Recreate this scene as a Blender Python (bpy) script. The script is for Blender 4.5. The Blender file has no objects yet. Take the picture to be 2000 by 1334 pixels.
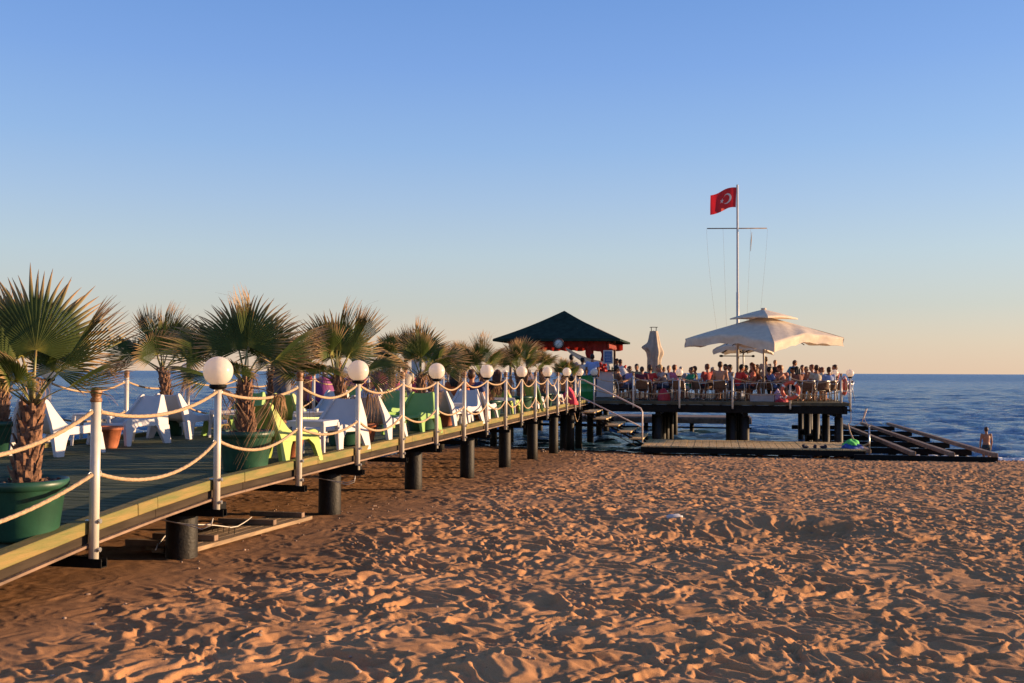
import bpy, bmesh, math, random
import numpy as np
from mathutils import Vector, Matrix, Quaternion

# ------------------------------------------------------------------ camera
F = 1960.0            # focal length in pixels of a 2000 px wide picture
E = 3.1               # eye height above the sea
SC = bpy.context.scene
COL = SC.collection
R = math.radians
cam_d = bpy.data.cameras.new("camera")
cam = bpy.data.objects.new("camera", cam_d)
COL.objects.link(cam)
cam_d.sensor_width = 36
cam_d.lens = 36 * F / 2000
cam_d.clip_start = 0.05
cam_d.clip_end = 20000
cam.location = (0, 0, E)
cam.rotation_mode = 'QUATERNION'
cam.rotation_quaternion = Quaternion((1, 0, 0), R(90 + 1.74)) @ Quaternion((0, 0, 1), R(0.25))
SC.camera = cam

# ------------------------------------------------------------------ light
SUN_AZ, SUN_EL = R(82), R(7.5)      # azimuth clockwise from +Y
w = bpy.data.worlds.new("World"); SC.world = w
w.use_nodes = True
nt = w.node_tree
bg = nt.nodes["Background"]
sky = nt.nodes.new("ShaderNodeTexSky"); sky.sky_type = 'NISHITA'
sky.sun_disc = False
sky.sun_elevation = SUN_EL
sky.sun_rotation = SUN_AZ
sky.altitude = 0; sky.air_density = 1.0; sky.dust_density = 1.6; sky.ozone_density = 3.5
# the evening sky: the Nishita sky plus a colour ramp by height; its unseen upper stops are shaped for fill light
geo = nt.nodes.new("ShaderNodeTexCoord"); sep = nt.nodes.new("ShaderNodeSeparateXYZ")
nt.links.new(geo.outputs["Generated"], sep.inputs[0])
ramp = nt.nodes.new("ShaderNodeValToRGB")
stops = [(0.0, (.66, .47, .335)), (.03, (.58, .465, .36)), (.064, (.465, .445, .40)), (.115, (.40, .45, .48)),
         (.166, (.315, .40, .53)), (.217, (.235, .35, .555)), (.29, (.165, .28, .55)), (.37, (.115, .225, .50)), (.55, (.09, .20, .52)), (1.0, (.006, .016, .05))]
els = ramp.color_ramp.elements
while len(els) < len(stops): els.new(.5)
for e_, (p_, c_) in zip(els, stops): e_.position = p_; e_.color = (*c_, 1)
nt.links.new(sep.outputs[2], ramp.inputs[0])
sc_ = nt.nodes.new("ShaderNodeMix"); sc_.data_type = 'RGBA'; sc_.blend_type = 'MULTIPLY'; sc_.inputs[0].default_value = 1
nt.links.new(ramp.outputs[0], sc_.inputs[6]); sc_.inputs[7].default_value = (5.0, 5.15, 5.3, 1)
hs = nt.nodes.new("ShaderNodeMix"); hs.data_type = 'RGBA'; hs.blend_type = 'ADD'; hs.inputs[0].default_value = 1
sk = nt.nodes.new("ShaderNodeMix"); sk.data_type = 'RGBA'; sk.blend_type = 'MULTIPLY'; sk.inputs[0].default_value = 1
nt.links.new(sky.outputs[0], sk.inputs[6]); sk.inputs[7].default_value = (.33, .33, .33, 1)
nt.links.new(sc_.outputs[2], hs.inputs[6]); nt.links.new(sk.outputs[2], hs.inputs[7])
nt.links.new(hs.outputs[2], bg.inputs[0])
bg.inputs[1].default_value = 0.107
sun_d = bpy.data.lights.new("sun", 'SUN'); sun_d.energy = 5.0; sun_d.angle = R(0.5)
sun_d.color = (1.0, 0.67, 0.38)
sun = bpy.data.objects.new("sun", sun_d); COL.objects.link(sun)
sd = Vector((math.sin(SUN_AZ) * math.cos(SUN_EL), math.cos(SUN_AZ) * math.cos(SUN_EL), math.sin(SUN_EL)))
sun.rotation_mode = 'QUATERNION'
sun.rotation_quaternion = sd.to_track_quat('Z', 'Y')
SC.view_settings.view_transform = 'Standard'
SC.view_settings.look = 'None'
SC.view_settings.exposure = 1.0
SC.view_settings.gamma = 1.0
SC.cycles.max_bounces = 6
SC.cycles.transparent_max_bounces = 8

# ------------------------------------------------------------------ helpers
rnd = random.Random(7)

def mat(name, col, rough=0.6, var=0.0, vscale=6.0, bump=0.0, bscale=30.0, metal=0.0, trans=0.0, spec=0.5, col2=None, stretch=None):
    m = bpy.data.materials.new(name); m.use_nodes = True
    n = m.node_tree.nodes; l = m.node_tree.links
    b = n["Principled BSDF"]
    b.inputs["Roughness"].default_value = rough
    b.inputs["Metallic"].default_value = metal
    b.inputs["Specular IOR Level"].default_value = spec
    b.inputs["Base Color"].default_value = (*col, 1)
    tc = n.new("ShaderNodeTexCoord"); src = tc.outputs["Object"]
    if stretch:
        m0 = n.new("ShaderNodeMapping"); m0.inputs["Rotation"].default_value = (0, 0, -math.atan2(.98, .198)); l.new(src, m0.inputs[0])
        mp = n.new("ShaderNodeMapping"); mp.inputs["Scale"].default_value = stretch
        l.new(m0.outputs[0], mp.inputs[0]); src = mp.outputs[0]
    if var > 0 or col2:
        nz = n.new("ShaderNodeTexNoise"); nz.inputs["Scale"].default_value = vscale; nz.inputs["Detail"].default_value = 6
        l.new(src, nz.inputs[0])
        rp = n.new("ShaderNodeValToRGB")
        c2 = col2 or tuple(c * (1 - var) for c in col)
        c1 = col if col2 else tuple(min(1, c * (1 + var * .6)) for c in col)
        rp.color_ramp.elements[0].position = 0.35; rp.color_ramp.elements[0].color = (*c2, 1)
        rp.color_ramp.elements[1].position = 0.65; rp.color_ramp.elements[1].color = (*c1, 1)
        l.new(nz.outputs[0], rp.inputs[0]); l.new(rp.outputs[0], b.inputs["Base Color"])
    if bump > 0:
        nb = n.new("ShaderNodeTexNoise"); nb.inputs["Scale"].default_value = bscale; nb.inputs["Detail"].default_value = 5
        l.new(src, nb.inputs[0])
        bp = n.new("ShaderNodeBump"); bp.inputs["Strength"].default_value = bump; bp.inputs["Distance"].default_value = 0.02
        l.new(nb.outputs[0], bp.inputs["Height"]); l.new(bp.outputs[0], b.inputs["Normal"])
    if trans > 0:
        b.inputs["Transmission Weight"].default_value = 0
        t = n.new("ShaderNodeBsdfTranslucent"); t.inputs[0].default_value = (*[min(1, c * 1.1) for c in col], 1)
        mx = n.new("ShaderNodeMixShader"); mx.inputs[0].default_value = trans
        l.new(b.outputs[0], mx.inputs[1]); l.new(t.outputs[0], mx.inputs[2])
        l.new(mx.outputs[0], n["Material Output"].inputs[0])
    return m

class MB:
    """collects faces for ONE mesh object"""
    def __init__(s): s.v = []; s.f = []; s.m = []; s.sm = []
    def add(s, vs, fs, mi=0, smooth=False):
        o = len(s.v); s.v += [tuple(v) for v in vs]
        for f in fs:
            s.f.append(tuple(i + o for i in f)); s.m.append(mi); s.sm.append(smooth)
    def box(s, c, size, rot=None, mi=0, bev=0.0):
        hx, hy, hz = [q / 2 for q in size]
        if bev > 0:
            b = min(bev, hx * .45, hy * .45, hz * .45)
            vs = []; 
            for sx in (-1, 1):
                for sy in (-1, 1):
                    for sz in (-1, 1):
                        vs += [Vector((sx * hx, sy * (hy - b), sz * (hz - b))), Vector((sx * (hx - b), sy * hy, sz * (hz - b))), Vector((sx * (hx - b), sy * (hy - b), sz * hz))]
            def I(sx, sy, sz, k): return ((sx > 0) * 4 + (sy > 0) * 2 + (sz > 0)) * 3 + k
            fs = []
            for q in (-1, 1):
                a = [I(q, -1, -1, 0), I(q, 1, -1, 0), I(q, 1, 1, 0), I(q, -1, 1, 0)]; fs.append(a if q > 0 else a[::-1])
                a = [I(-1, q, -1, 1), I(-1, q, 1, 1), I(1, q, 1, 1), I(1, q, -1, 1)]; fs.append(a if q > 0 else a[::-1])
                a = [I(-1, -1, q, 2), I(1, -1, q, 2), I(1, 1, q, 2), I(-1, 1, q, 2)]; fs.append(a if q > 0 else a[::-1])
            for a in (-1, 1):
                for b_ in (-1, 1):
                    fs.append([I(a, b_, -1, 0), I(a, b_, -1, 1), I(a, b_, 1, 1), I(a, b_, 1, 0)][::(1 if a * b_ > 0 else -1)])
                    fs.append([I(a, -1, b_, 0), I(a, 1, b_, 0), I(a, 1, b_, 2), I(a, -1, b_, 2)][::(1 if a * b_ > 0 else -1)])
                    fs.append([I(-1, a, b_, 1), I(-1, a, b_, 2), I(1, a, b_, 2), I(1, a, b_, 1)][::(1 if a * b_ > 0 else -1)])
                    for c_ in (-1, 1):
                        fs.append([I(a, b_, c_, 0), I(a, b_, c_, 1), I(a, b_, c_, 2)][::(1 if a * b_ * c_ > 0 else -1)])
        else:
            vs = [Vector((x, y, z)) for x in (-hx, hx) for y in (-hy, hy) for z in (-hz, hz)]
            fs = [(0, 1, 3, 2), (4, 6, 7, 5), (0, 4, 5, 1), (2, 3, 7, 6), (0, 2, 6, 4), (1, 5, 7, 3)]
        if rot is not None: vs = [rot @ v for v in vs]
        c = Vector(c)
        s.add([v + c for v in vs], fs, mi)
    def bar(s, a, b, w_, h, mi=0, up=Vector((0, 0, 1)), bev=0.0):
        a = Vector(a); b = Vector(b); d = b - a; L = d.length
        x = d.normalized(); y = up.cross(x)
        if y.length < 1e-5: y = Vector((1, 0, 0)).cross(x)
        y.normalize(); z = x.cross(y)
        s.box((a + b) / 2, (L, w_, h), Matrix((x, y, z)).transposed(), mi, bev)
    def tube(s, pts, r, n=8, mi=0, caps=True, smooth=True, sq=None, up=None):
        """sq = (a,b): ellipse factors; up = reference vector for first factor"""
        pts = [Vector(p) for p in pts]; k = len(pts)
        if not hasattr(r, '__len__'): r = [r] * k
        vs = []; ref = None
        for i, p in enumerate(pts):
            t = (pts[min(i + 1, k - 1)] - pts[max(i - 1, 0)])
            if t.length < 1e-9: t = Vector((0, 0, 1))
            t.normalize()
            if up is not None: ref = Vector(up)
            elif ref is None: ref = Vector((0, 0, 1)) if abs(t.z) < .9 else Vector((1, 0, 0))
            a = ref - t * ref.dot(t)
            if a.length < 1e-6: a = t.orthogonal()
            a.normalize(); b = t.cross(a); ref = a
            fa, fb = (sq[i] if sq and hasattr(sq[0], '__len__') else (sq or (1, 1)))
            for j in range(n):
                th = 2 * math.pi * j / n
                vs.append(p + a * (math.cos(th) * r[i] * fa) + b * (math.sin(th) * r[i] * fb))
        fs = [(i * n + j, i * n + (j + 1) % n, (i + 1) * n + (j + 1) % n, (i + 1) * n + j) for i in range(k - 1) for j in range(n)]
        s.add(vs, fs, mi, smooth)
        if caps:
            o = len(s.v) - len(vs)
            s.f.append(tuple(o + j for j in reversed(range(n)))); s.m.append(mi); s.sm.append(False)
            s.f.append(tuple(o + (k - 1) * n + j for j in range(n))); s.m.append(mi); s.sm.append(False)
    def lathe(s, prof, n=16, c=(0, 0, 0), mi=0, smooth=True, rot=None, caps=True):
        """prof: list of (r,z)"""
        vs = []; c = Vector(c)
        for (r, z) in prof:
            for j in range(n):
                th = 2 * math.pi * j / n
                v = Vector((r * math.cos(th), r * math.sin(th), z))
                if rot is not None: v = rot @ v
                vs.append(v + c)
        k = len(prof)
        fs = [(i * n + j, i * n + (j + 1) % n, (i + 1) * n + (j + 1) % n, (i + 1) * n + j) for i in range(k - 1) for j in range(n)]
        s.add(vs, fs, mi, smooth)
        o = len(s.v) - len(vs)
        if not caps: return
        if prof[0][0] > 1e-5: s.f.append(tuple(o + j for j in reversed(range(n)))); s.m.append(mi); s.sm.append(False)
        if prof[-1][0] > 1e-5: s.f.append(tuple(o + (k - 1) * n + j for j in range(n))); s.m.append(mi); s.sm.append(False)
    def ball(s, c, r, n=16, m=10, mi=0, sc=(1, 1, 1), rot=None):
        c = Vector(c); vs = [];
        for i in range(m + 1):
            ph = math.pi * i / m
            for j in range(n):
                th = 2 * math.pi * j / n
                v = Vector((r * sc[0] * math.sin(ph) * math.cos(th), r * sc[1] * math.sin(ph) * math.sin(th), -r * sc[2] * math.cos(ph)))
                if rot is not None: v = rot @ v
                vs.append(c + v)
        fs = []
        for i in range(m):
            for j in range(n):
                a, b, c2, d = i * n + j, i * n + (j + 1) % n, (i + 1) * n + (j + 1) % n, (i + 1) * n + j
                if i == 0: fs.append((a, c2, d))
                elif i == m - 1: fs.append((a, b, d))
                else: fs.append((a, b, c2, d))
        s.add(vs, fs, mi, True)
    def prism(s, poly, y0, y1, mi=0, tf=None):
        """polygon in XZ extruded from y0 to y1"""
        n = len(poly)
        vs = [Vector((x, y0, z)) for x, z in poly] + [Vector((x, y1, z)) for x, z in poly]
        if tf: vs = [tf(v) for v in vs]
        fs = [tuple(range(n)), tuple(range(2 * n - 1, n - 1, -1))] + [(i, i + n, (i + 1) % n + n, (i + 1) % n) for i in range(n)]
        s.add(vs, fs, mi)
    def mesh(s, name, mats):
        me = bpy.data.meshes.new(name)
        me.from_pydata(s.v, [], s.f)
        if not hasattr(mats, '__len__'): mats = [mats]
        for m_ in mats: me.materials.append(m_)
        me.polygons.foreach_set("material_index", s.m)
        me.polygons.foreach_set("use_smooth", s.sm)
        me.validate(); me.update()
        return me
    def build(s, name, mats, parent=None, fix=True):
        me = s.mesh(name, mats)
        if fix:
            bm = bmesh.new(); bm.from_mesh(me)
            bmesh.ops.recalc_face_normals(bm, faces=bm.faces); bm.to_mesh(me); bm.free()
        return link(name, me, parent)

def link(name, me, parent=None):
    o = bpy.data.objects.new(name, me); COL.objects.link(o)
    if parent is not None: o.parent = parent
    return o

USED = set()
def tag(o, label, cat, group=None, kind=None):
    if label:
        o["label"] = label
    if cat: o["category"] = cat
    if group: o["group"] = group
    if kind: o["kind"] = kind
    return o

def thing(name, label, cat, loc=(0, 0, 0), rz=0.0, group=None):
    o = bpy.data.objects.new(name, None); COL.objects.link(o)
    o.empty_display_size = 0.1
    o.location = loc; o.rotation_euler = (0, 0, rz)
    return tag(o, label, cat, group)

def copy_tree(o, parent=None):
    c = o.copy(); COL.objects.link(c); c.parent = parent
    for ch in list(o.children): copy_tree(ch, c)
    return c

def recolour(o, m):
    """object-level material so that copies may share a mesh"""
    for i, sl in enumerate(o.material_slots):
        sl.link = 'OBJECT'; sl.material = m

def at(px, d, z=0.0):
    """point seen in column px of the photograph at depth d, z measured from eye level"""
    return Vector(((px - 1000) / F * d, d, E + z))

# the walkway frame: s runs along it towards the sea, v to its left
P1 = Vector((-3.18, 7.69, 0))
U = Vector((0.198, 0.980, 0)); V = Vector((-0.980, 0.198, 0))
AX = math.atan2(U.y, U.x)
def W(s, v, z=0.0):
    p = P1 + U * s + V * v
    return Vector((p.x, p.y, E + z))
def toW(p):
    q = Vector((p[0], p[1], 0)) - P1
    return q.dot(U), q.dot(V)
DKS = [(-6, -1.85), (-1.06, -1.31), (0, -1.21), (.96, -1.145), (1.92, -1.095), (3.84, -1.08), (8, -1.07), (60, -1.07)]
def zdeck(s):
    for (a, za), (b, zb) in zip(DKS, DKS[1:]):
        if s <= b: return za + (zb - za) * (s - a) / (b - a)
    return -1.07

# ------------------------------------------------------------------ materials
M = {}
M['deck'] = mat("deck_wood_green", (0.14, 0.145, 0.07), .85, .5, 3.0, .5, 40, col2=(0.06, 0.072, 0.038), stretch=(9, 1, 9), spec=.2)
M['deckp'] = mat("platform_wood", (0.085, 0.072, 0.038), .85, .4, 3.0, .3, 30)
M['edge'] = mat("edge_board", (0.25, 0.175, 0.065), .8, .3, 2.5, .3, 14, col2=(0.14, 0.145, 0.048), stretch=(1, 9, 9), spec=.2)
M['beam'] = mat("beam_wood", (0.045, 0.032, 0.021), .8, .35, 2.0, .2, 12, stretch=(1, 8, 8), spec=.15)
M['pinewood'] = mat("timber", (0.66, 0.44, 0.19), .7, .35, 3.0, .3, 16, stretch=(1, 9, 9))
M['duck'] = mat('duckboard_timber', (0.27, 0.18, 0.10), .8, .35, 3.0, .3, 16, stretch=(1, 9, 9))
M['weather'] = mat("weathered_timber", (0.22, 0.14, 0.09), .8, .4, 4.0, .4, 30)
M['black'] = mat("black_steel", (0.008, 0.0075, 0.007), .6, .3, 20, .1, 60, spec=.12)
M['pile'] = mat("tarred_pile", (0.006, 0.005, 0.004), .6, .6, 14, .3, 40, col2=(0.016, 0.012, 0.008), spec=.32)
M['white'] = mat("white_paint", (0.58, 0.53, 0.46), .35, .06, 12, .05, 60)
M['plastic'] = mat("white_plastic", (0.55, 0.53, 0.53), .5, .05, 5, spec=.25)
M['globe'] = mat("opal_globe", (0.90, 0.83, 0.73), .2, .04, 3, trans=.5)
M['knob'] = mat("brown_knob", (0.26, 0.13, 0.06), .5, .4, 40, .2, 60)
M['rope'] = mat("rope", (0.44, 0.30, 0.175), .85, .25, 60, .5, 160)
M['steel'] = mat("steel", (0.55, 0.54, 0.52), .3, metal=.9)
M['potgreen'] = mat("green_pot", (0.016, 0.070, 0.040), .42, .25, 6, .05, 30)
M['soil'] = mat("soil", (0.06, 0.03, 0.02), .95, .5, 30, .8, 60)
M['terracotta'] = mat("terracotta", (0.42, 0.13, 0.055), .7, .2, 12, .1, 50)
M['lime'] = mat("lime_plastic", (0.32, 0.41, 0.08), .45, .04, 5)
M['green'] = mat("green_plastic", (0.22, 0.38, 0.09), .45, .04, 5)
M['canvas'] = mat("canvas", (0.70, 0.58, 0.44), .9, .10, 5, .25, 9, trans=.10)
M['tan'] = mat('tan_canvas', (0.45, 0.37, 0.29), .9, .15, 5, .25, 9, trans=.1)
M['drape'] = mat("red_drape", (0.34, 0.022, 0.012), .7, .3, 9, .3, 30, trans=.35)
M['roof'] = mat("roof_felt", (0.020, 0.036, 0.026), .9, .3, 4, .2, 30, spec=.1)
# ------------------------------------------------------------------ sand and sea
def grid_object(name, X, Y, Z, material, smooth=True):
    nr, nc = X.shape
    me = bpy.data.meshes.new(name)
    co = np.stack([X, Y, Z], -1).reshape(-1, 3).astype(np.float32)
    idx = np.arange(nr * nc).reshape(nr, nc)
    q = np.stack([idx[:-1, :-1], idx[:-1, 1:], idx[1:, 1:], idx[1:, :-1]], -1).reshape(-1, 4).astype(np.int32)
    me.vertices.add(len(co)); me.vertices.foreach_set("co", co.ravel())
    me.loops.add(q.size); me.loops.foreach_set("vertex_index", q.ravel())
    me.polygons.add(len(q)); me.polygons.foreach_set("loop_start", np.arange(0, q.size, 4, dtype=np.int32))
    me.polygons.foreach_set("use_smooth", np.full(len(q), smooth))
    me.update(calc_edges=True); me.materials.append(material)
    o = bpy.data.objects.new(name, me); COL.objects.link(o)
    o["kind"] = "structure"
    return o

def hash2(ix, iy, k):
    h = (ix.astype(np.int64) * 374761393 + iy.astype(np.int64) * 668265263 + k * 1274126177) & 0xFFFFFFFF
    h = ((h ^ (h >> 13)) * 1103515245) & 0xFFFFFFFF
    h = ((h ^ (h >> 16)) * 69069) & 0xFFFFFFFF
    return ((h ^ (h >> 15)) & 0xFFFF) / 65535.0
def vnoise(x, y, k=0):
    ix = np.floor(x); iy = np.floor(y); fx = x - ix; fy = y - iy
    fx = fx * fx * (3 - 2 * fx); fy = fy * fy * (3 - 2 * fy)
    a = hash2(ix, iy, k); b = hash2(ix + 1, iy, k); c = hash2(ix, iy + 1, k); d = hash2(ix + 1, iy + 1, k)
    return a + (b - a) * fx + (c - a) * fy + (a - b - c + d) * fx * fy
def fbm(x, y, o=4, k=0):
    s = 0; a = .5
    for i in range(o):
        s = s + a * vnoise(x * 2 ** i + 17.3 * i, y * 2 ** i - 9.1 * i, k + i); a *= .5
    return s
def dimples(x, y, cell, k, elong=1.5):
    """footprints: an oval bowl with a raised rim in every cell, at its own angle and depth"""
    gx = x / cell; gy = y / cell; ix = np.floor(gx); iy = np.floor(gy)
    out = np.zeros_like(x)
    for di in (-1, 0, 1):
        for dj in (-1, 0, 1):
            cx = ix + di; cy = iy + dj
            px = cx + hash2(cx, cy, k); py = cy + hash2(cx, cy, k + 1)
            an = hash2(cx, cy, k + 2) * math.pi; dep = hash2(cx, cy, k + 3)
            dx = gx - px; dy = gy - py
            u = (dx * np.cos(an) + dy * np.sin(an)) / elong; v = -dx * np.sin(an) + dy * np.cos(an)
            r = np.sqrt(u * u + v * v) / (.34 + .22 * hash2(cx, cy, k + 4))
            out += (.3 + dep) * (-np.exp(-(r * 1.15) ** 4) + .62 * np.exp(-((r - 1.22) / .30) ** 2))
    return out

def base_height(X, Y):
    s = .198 * X + .98 * Y
    zs = np.interp(s, [0, 5, 8.7, 15.9, 19.5, 23.7, 29, 34.5, 36.3, 37.6, 41, 60, 200],
                   [-1.56, -1.64, -1.80, -1.98, -2.17, -2.33, -2.52, -2.80, -2.90, -3.12, -3.55, -5.5, -9])
    zs = zs + .16 * np.clip((5 - X) / 6, 0, 1) * np.clip((s - 26) / 8, 0, 1) * np.clip((46 - s) / 6, 0, 1)
    v = (X - P1.x) * V.x + (Y - P1.y) * V.y
    zs = zs - 3.2 * np.clip((v - 4.6) / 7, 0, 1) ** 1.3 * np.clip((s - 9) / 12, 0, 1)
    return zs + E
def sand_height(X, Y):
    z = base_height(X, Y)
    s = (X - P1.x) * U.x + (Y - P1.y) * U.y; v = (X - P1.x) * V.x + (Y - P1.y) * V.y
    wx = X + .16 * (vnoise(X * 2.6, Y * 2.6, 5) - .5) * 2 + .05 * vnoise(X * 9, Y * 9, 6); wy = Y + .16 * (vnoise(X * 2.6 + 7, Y * 2.6, 8) - .5) * 2
    # beaten, damp sand alongside the walkway
    n0 = fbm(X * .8, Y * .8, 3, 30) - .45
    near = np.clip((v + 1.25 + 1.7 * n0) / .9, 0, 1) * np.interp(s, [5, 14], [1, .6])
    amp = (1 - .86 * near) * (.42 + 1.15 * fbm(X * .8, Y * .8, 3, 90)) * np.interp(s, [-5, 20, 33, 37], [1.0, 1, .75, .25])
    h = .0155 * dimples(wx, wy, .215, 11, 1.9) + .0085 * dimples(wx, wy, .12, 51, 1.5) + .003 * dimples(wx, wy, .08, 151, 1.3)
    h += .028 * (fbm(wx * 4.2, wy * 4.2, 3, 70) - .45) + .055 * (fbm(X * .9, Y * .9, 2, 71) - .4) + .015 * (fbm(X * 14, Y * 14, 3, 77) - .45)
    z = z + amp * h + near * (.012 * (fbm(X * 6, Y * 6, 4, 78) - .45) + .05 * (fbm(X * 1.2, Y * 1.2, 2, 79) - .4))
    # heap in the foreground and the shallow dug hollow further out
    for (cx, cy, r, hh) in ((-.02, 5.75, .30, .06), (2.55, 11.9, 1.0, -.16), (3.6, 12.3, .7, -.13), (3.2, 13.2, 1.5, .08), (-.75, 6.1, .4, .03)):
        z = z + hh * np.exp(-(((X - cx) ** 2 + ((Y - cy) * 1.3) ** 2) / r ** 2))
    # low ridge left by a wheel along the beaten strip
    z = z + .018 * np.exp(-((v + 1.5 + .15 * np.sin(s * 1.3)) / .07) ** 2) * (s < 4)
    return z
def ground(x, y):
    return float(sand_height(np.array([float(x)]), np.array([float(y)]))[0])

def sand_material():
    m = bpy.data.materials.new("sand"); m.use_nodes = True
    n = m.node_tree.nodes; l = m.node_tree.links; b = n["Principled BSDF"]
    b.inputs["Roughness"].default_value = .95; b.inputs["Specular IOR Level"].default_value = .15
    tc = n.new("ShaderNodeTexCoord")
    n1 = n.new("ShaderNodeTexNoise"); n1.inputs["Scale"].default_value = 1.3; n1.inputs["Detail"].default_value = 8
    n2 = n.new("ShaderNodeTexNoise"); n2.inputs["Scale"].default_value = 160; n2.inputs["Detail"].default_value = 4
    for q in (n1, n2): l.new(tc.outputs["Object"], q.inputs[0])
    r1 = n.new("ShaderNodeValToRGB")
    r1.color_ramp.elements[0].position = .3; r1.color_ramp.elements[0].color = (.445, .222, .098, 1)
    r1.color_ramp.elements[1].position = .7; r1.color_ramp.elements[1].color = (.59, .300, .135, 1)
    l.new(n1.outputs[0], r1.inputs[0])
    r2 = n.new("ShaderNodeValToRGB")
    r2.color_ramp.elements[0].position = .3; r2.color_ramp.elements[0].color = (.72, .70, .68, 1)
    r2.color_ramp.elements[1].position = .65; r2.color_ramp.elements[1].color = (1.0, 1.0, 1.0, 1)
    l.new(n2.outputs[0], r2.inputs[0])
    mx = n.new("ShaderNodeMix"); mx.data_type = 'RGBA'; mx.blend_type = 'MULTIPLY'; mx.inputs[0].default_value = 1
    l.new(r1.outputs[0], mx.inputs[6]); l.new(r2.outputs[0], mx.inputs[7])
    # shell bits and dark seaweed crumbs
    vo = n.new("ShaderNodeTexVoronoi"); vo.inputs["Scale"].default_value = 11
    l.new(tc.outputs["Object"], vo.inputs[0])
    cr = n.new("ShaderNodeMath"); cr.operation = 'LESS_THAN'; cr.inputs[1].default_value = .045
    l.new(vo.outputs["Distance"], cr.inputs[0])
    mx2 = n.new("ShaderNodeMix"); mx2.data_type = 'RGBA'; mx2.inputs[7].default_value = (.07, .04, .025, 1)
    l.new(cr.outputs[0], mx2.inputs[0]); l.new(mx.outputs[2], mx2.inputs[6])
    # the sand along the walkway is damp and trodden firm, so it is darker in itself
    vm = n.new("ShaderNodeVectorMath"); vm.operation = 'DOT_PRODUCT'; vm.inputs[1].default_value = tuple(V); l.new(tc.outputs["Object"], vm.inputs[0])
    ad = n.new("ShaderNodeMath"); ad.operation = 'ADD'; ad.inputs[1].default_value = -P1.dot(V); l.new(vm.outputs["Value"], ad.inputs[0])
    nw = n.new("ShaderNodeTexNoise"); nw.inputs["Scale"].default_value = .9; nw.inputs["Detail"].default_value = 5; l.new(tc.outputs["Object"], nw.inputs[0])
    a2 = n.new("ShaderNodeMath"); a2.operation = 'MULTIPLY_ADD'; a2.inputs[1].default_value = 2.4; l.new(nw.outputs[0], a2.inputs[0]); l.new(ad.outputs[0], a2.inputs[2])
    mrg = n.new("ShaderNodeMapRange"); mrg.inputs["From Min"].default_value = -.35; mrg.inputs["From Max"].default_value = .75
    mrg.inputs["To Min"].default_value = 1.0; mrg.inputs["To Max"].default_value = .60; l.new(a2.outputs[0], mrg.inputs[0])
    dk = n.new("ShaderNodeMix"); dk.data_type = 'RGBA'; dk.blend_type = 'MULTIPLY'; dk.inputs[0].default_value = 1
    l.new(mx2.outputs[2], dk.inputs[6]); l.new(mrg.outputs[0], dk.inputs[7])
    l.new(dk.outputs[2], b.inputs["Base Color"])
    bp = n.new("ShaderNodeBump"); bp.inputs["Strength"].default_value = .5; bp.inputs["Distance"].default_value = .008
    l.new(n2.outputs[0], bp.inputs["Height"]); l.new(bp.outputs[0], b.inputs["Normal"])
    return m

NR, NC = 1300, 1650
yy = 3.4 * (44 / 3.4) ** (np.linspace(0, 1, NR) ** 1.0)
tt = np.linspace(-1.25, 1.45, NC)
Yg, Tg = np.meshgrid(yy, tt, indexing='ij')
Xg = Tg * (Yg * .62 + .8)
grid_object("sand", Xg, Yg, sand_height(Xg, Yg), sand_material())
# the beach going on outside the picture, behind and beside the camera
Xs, Ys = np.meshgrid(np.linspace(-260, 260, 150), np.linspace(-60, 44, 60), indexing='ij')
Zs = base_height(Xs, Ys) - np.where((np.abs(Xs) < 30) & (Ys > 1), .5, .0)
Zs = np.where(Ys < 3.3, np.minimum(Zs, E - 1.6), Zs)
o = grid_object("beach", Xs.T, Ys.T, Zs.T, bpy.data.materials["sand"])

def water_material():
    m = bpy.data.materials.new("sea_water"); m.use_nodes = True
    n = m.node_tree.nodes; l = m.node_tree.links; b = n["Principled BSDF"]
    b.inputs["Base Color"].default_value = (.052, .150, .280, 1)
    b.inputs["IOR"].default_value = 1.33
    tc = n.new("ShaderNodeTexCoord")
    # further out the ripples are smaller than can be modelled: the sea grows rougher offshore
    sx = n.new("ShaderNodeSeparateXYZ"); l.new(tc.outputs["Object"], sx.inputs[0])
    rr_ = n.new("ShaderNodeMapRange"); rr_.inputs["From Min"].default_value = 45; rr_.inputs["From Max"].default_value = 500
    rr_.inputs["To Min"].default_value = .07; rr_.inputs["To Max"].default_value = .34
    l.new(sx.outputs[1], rr_.inputs[0]); l.new(rr_.outputs[0], b.inputs["Roughness"])
    mp = n.new("ShaderNodeMapping"); mp.inputs["Scale"].default_value = (.55, 1.3, 1); l.new(tc.outputs["Object"], mp.inputs[0])
    last = None
    for sc_, st, dist in ((.7, 1.0, .40), (2.3, 1.0, .34), (6.5, 1.0, .14)):
        nz = n.new("ShaderNodeTexNoise"); nz.inputs["Scale"].default_value = sc_; nz.inputs["Detail"].default_value = 5
        nz.inputs["Roughness"].default_value = .6
        l.new(mp.outputs[0], nz.inputs[0])
        bp = n.new("ShaderNodeBump"); bp.inputs["Strength"].default_value = st; bp.inputs["Distance"].default_value = dist
        l.new(nz.outputs[0], bp.inputs["Height"])
        if last: l.new(last.outputs[0], bp.inputs["Normal"])
        last = bp
    l.new(last.outputs[0], b.inputs["Normal"])
    return m
M['sea'] = water_material()
NR, NC = 1700, 800
yy = 7 * (12000 / 7) ** (np.linspace(0, 1, NR))
tt = np.linspace(-1, 1, NC)
Yg, Tg = np.meshgrid(yy, tt, indexing='ij')
Xg = Tg * (Yg * .85 + 16)
cellY = Yg * (math.log(12000 / 7) / NR); cellX = 2 * (Yg * .85 + 16) / NC
Zg = np.zeros_like(Xg)
rs = np.random.RandomState(3)
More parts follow.
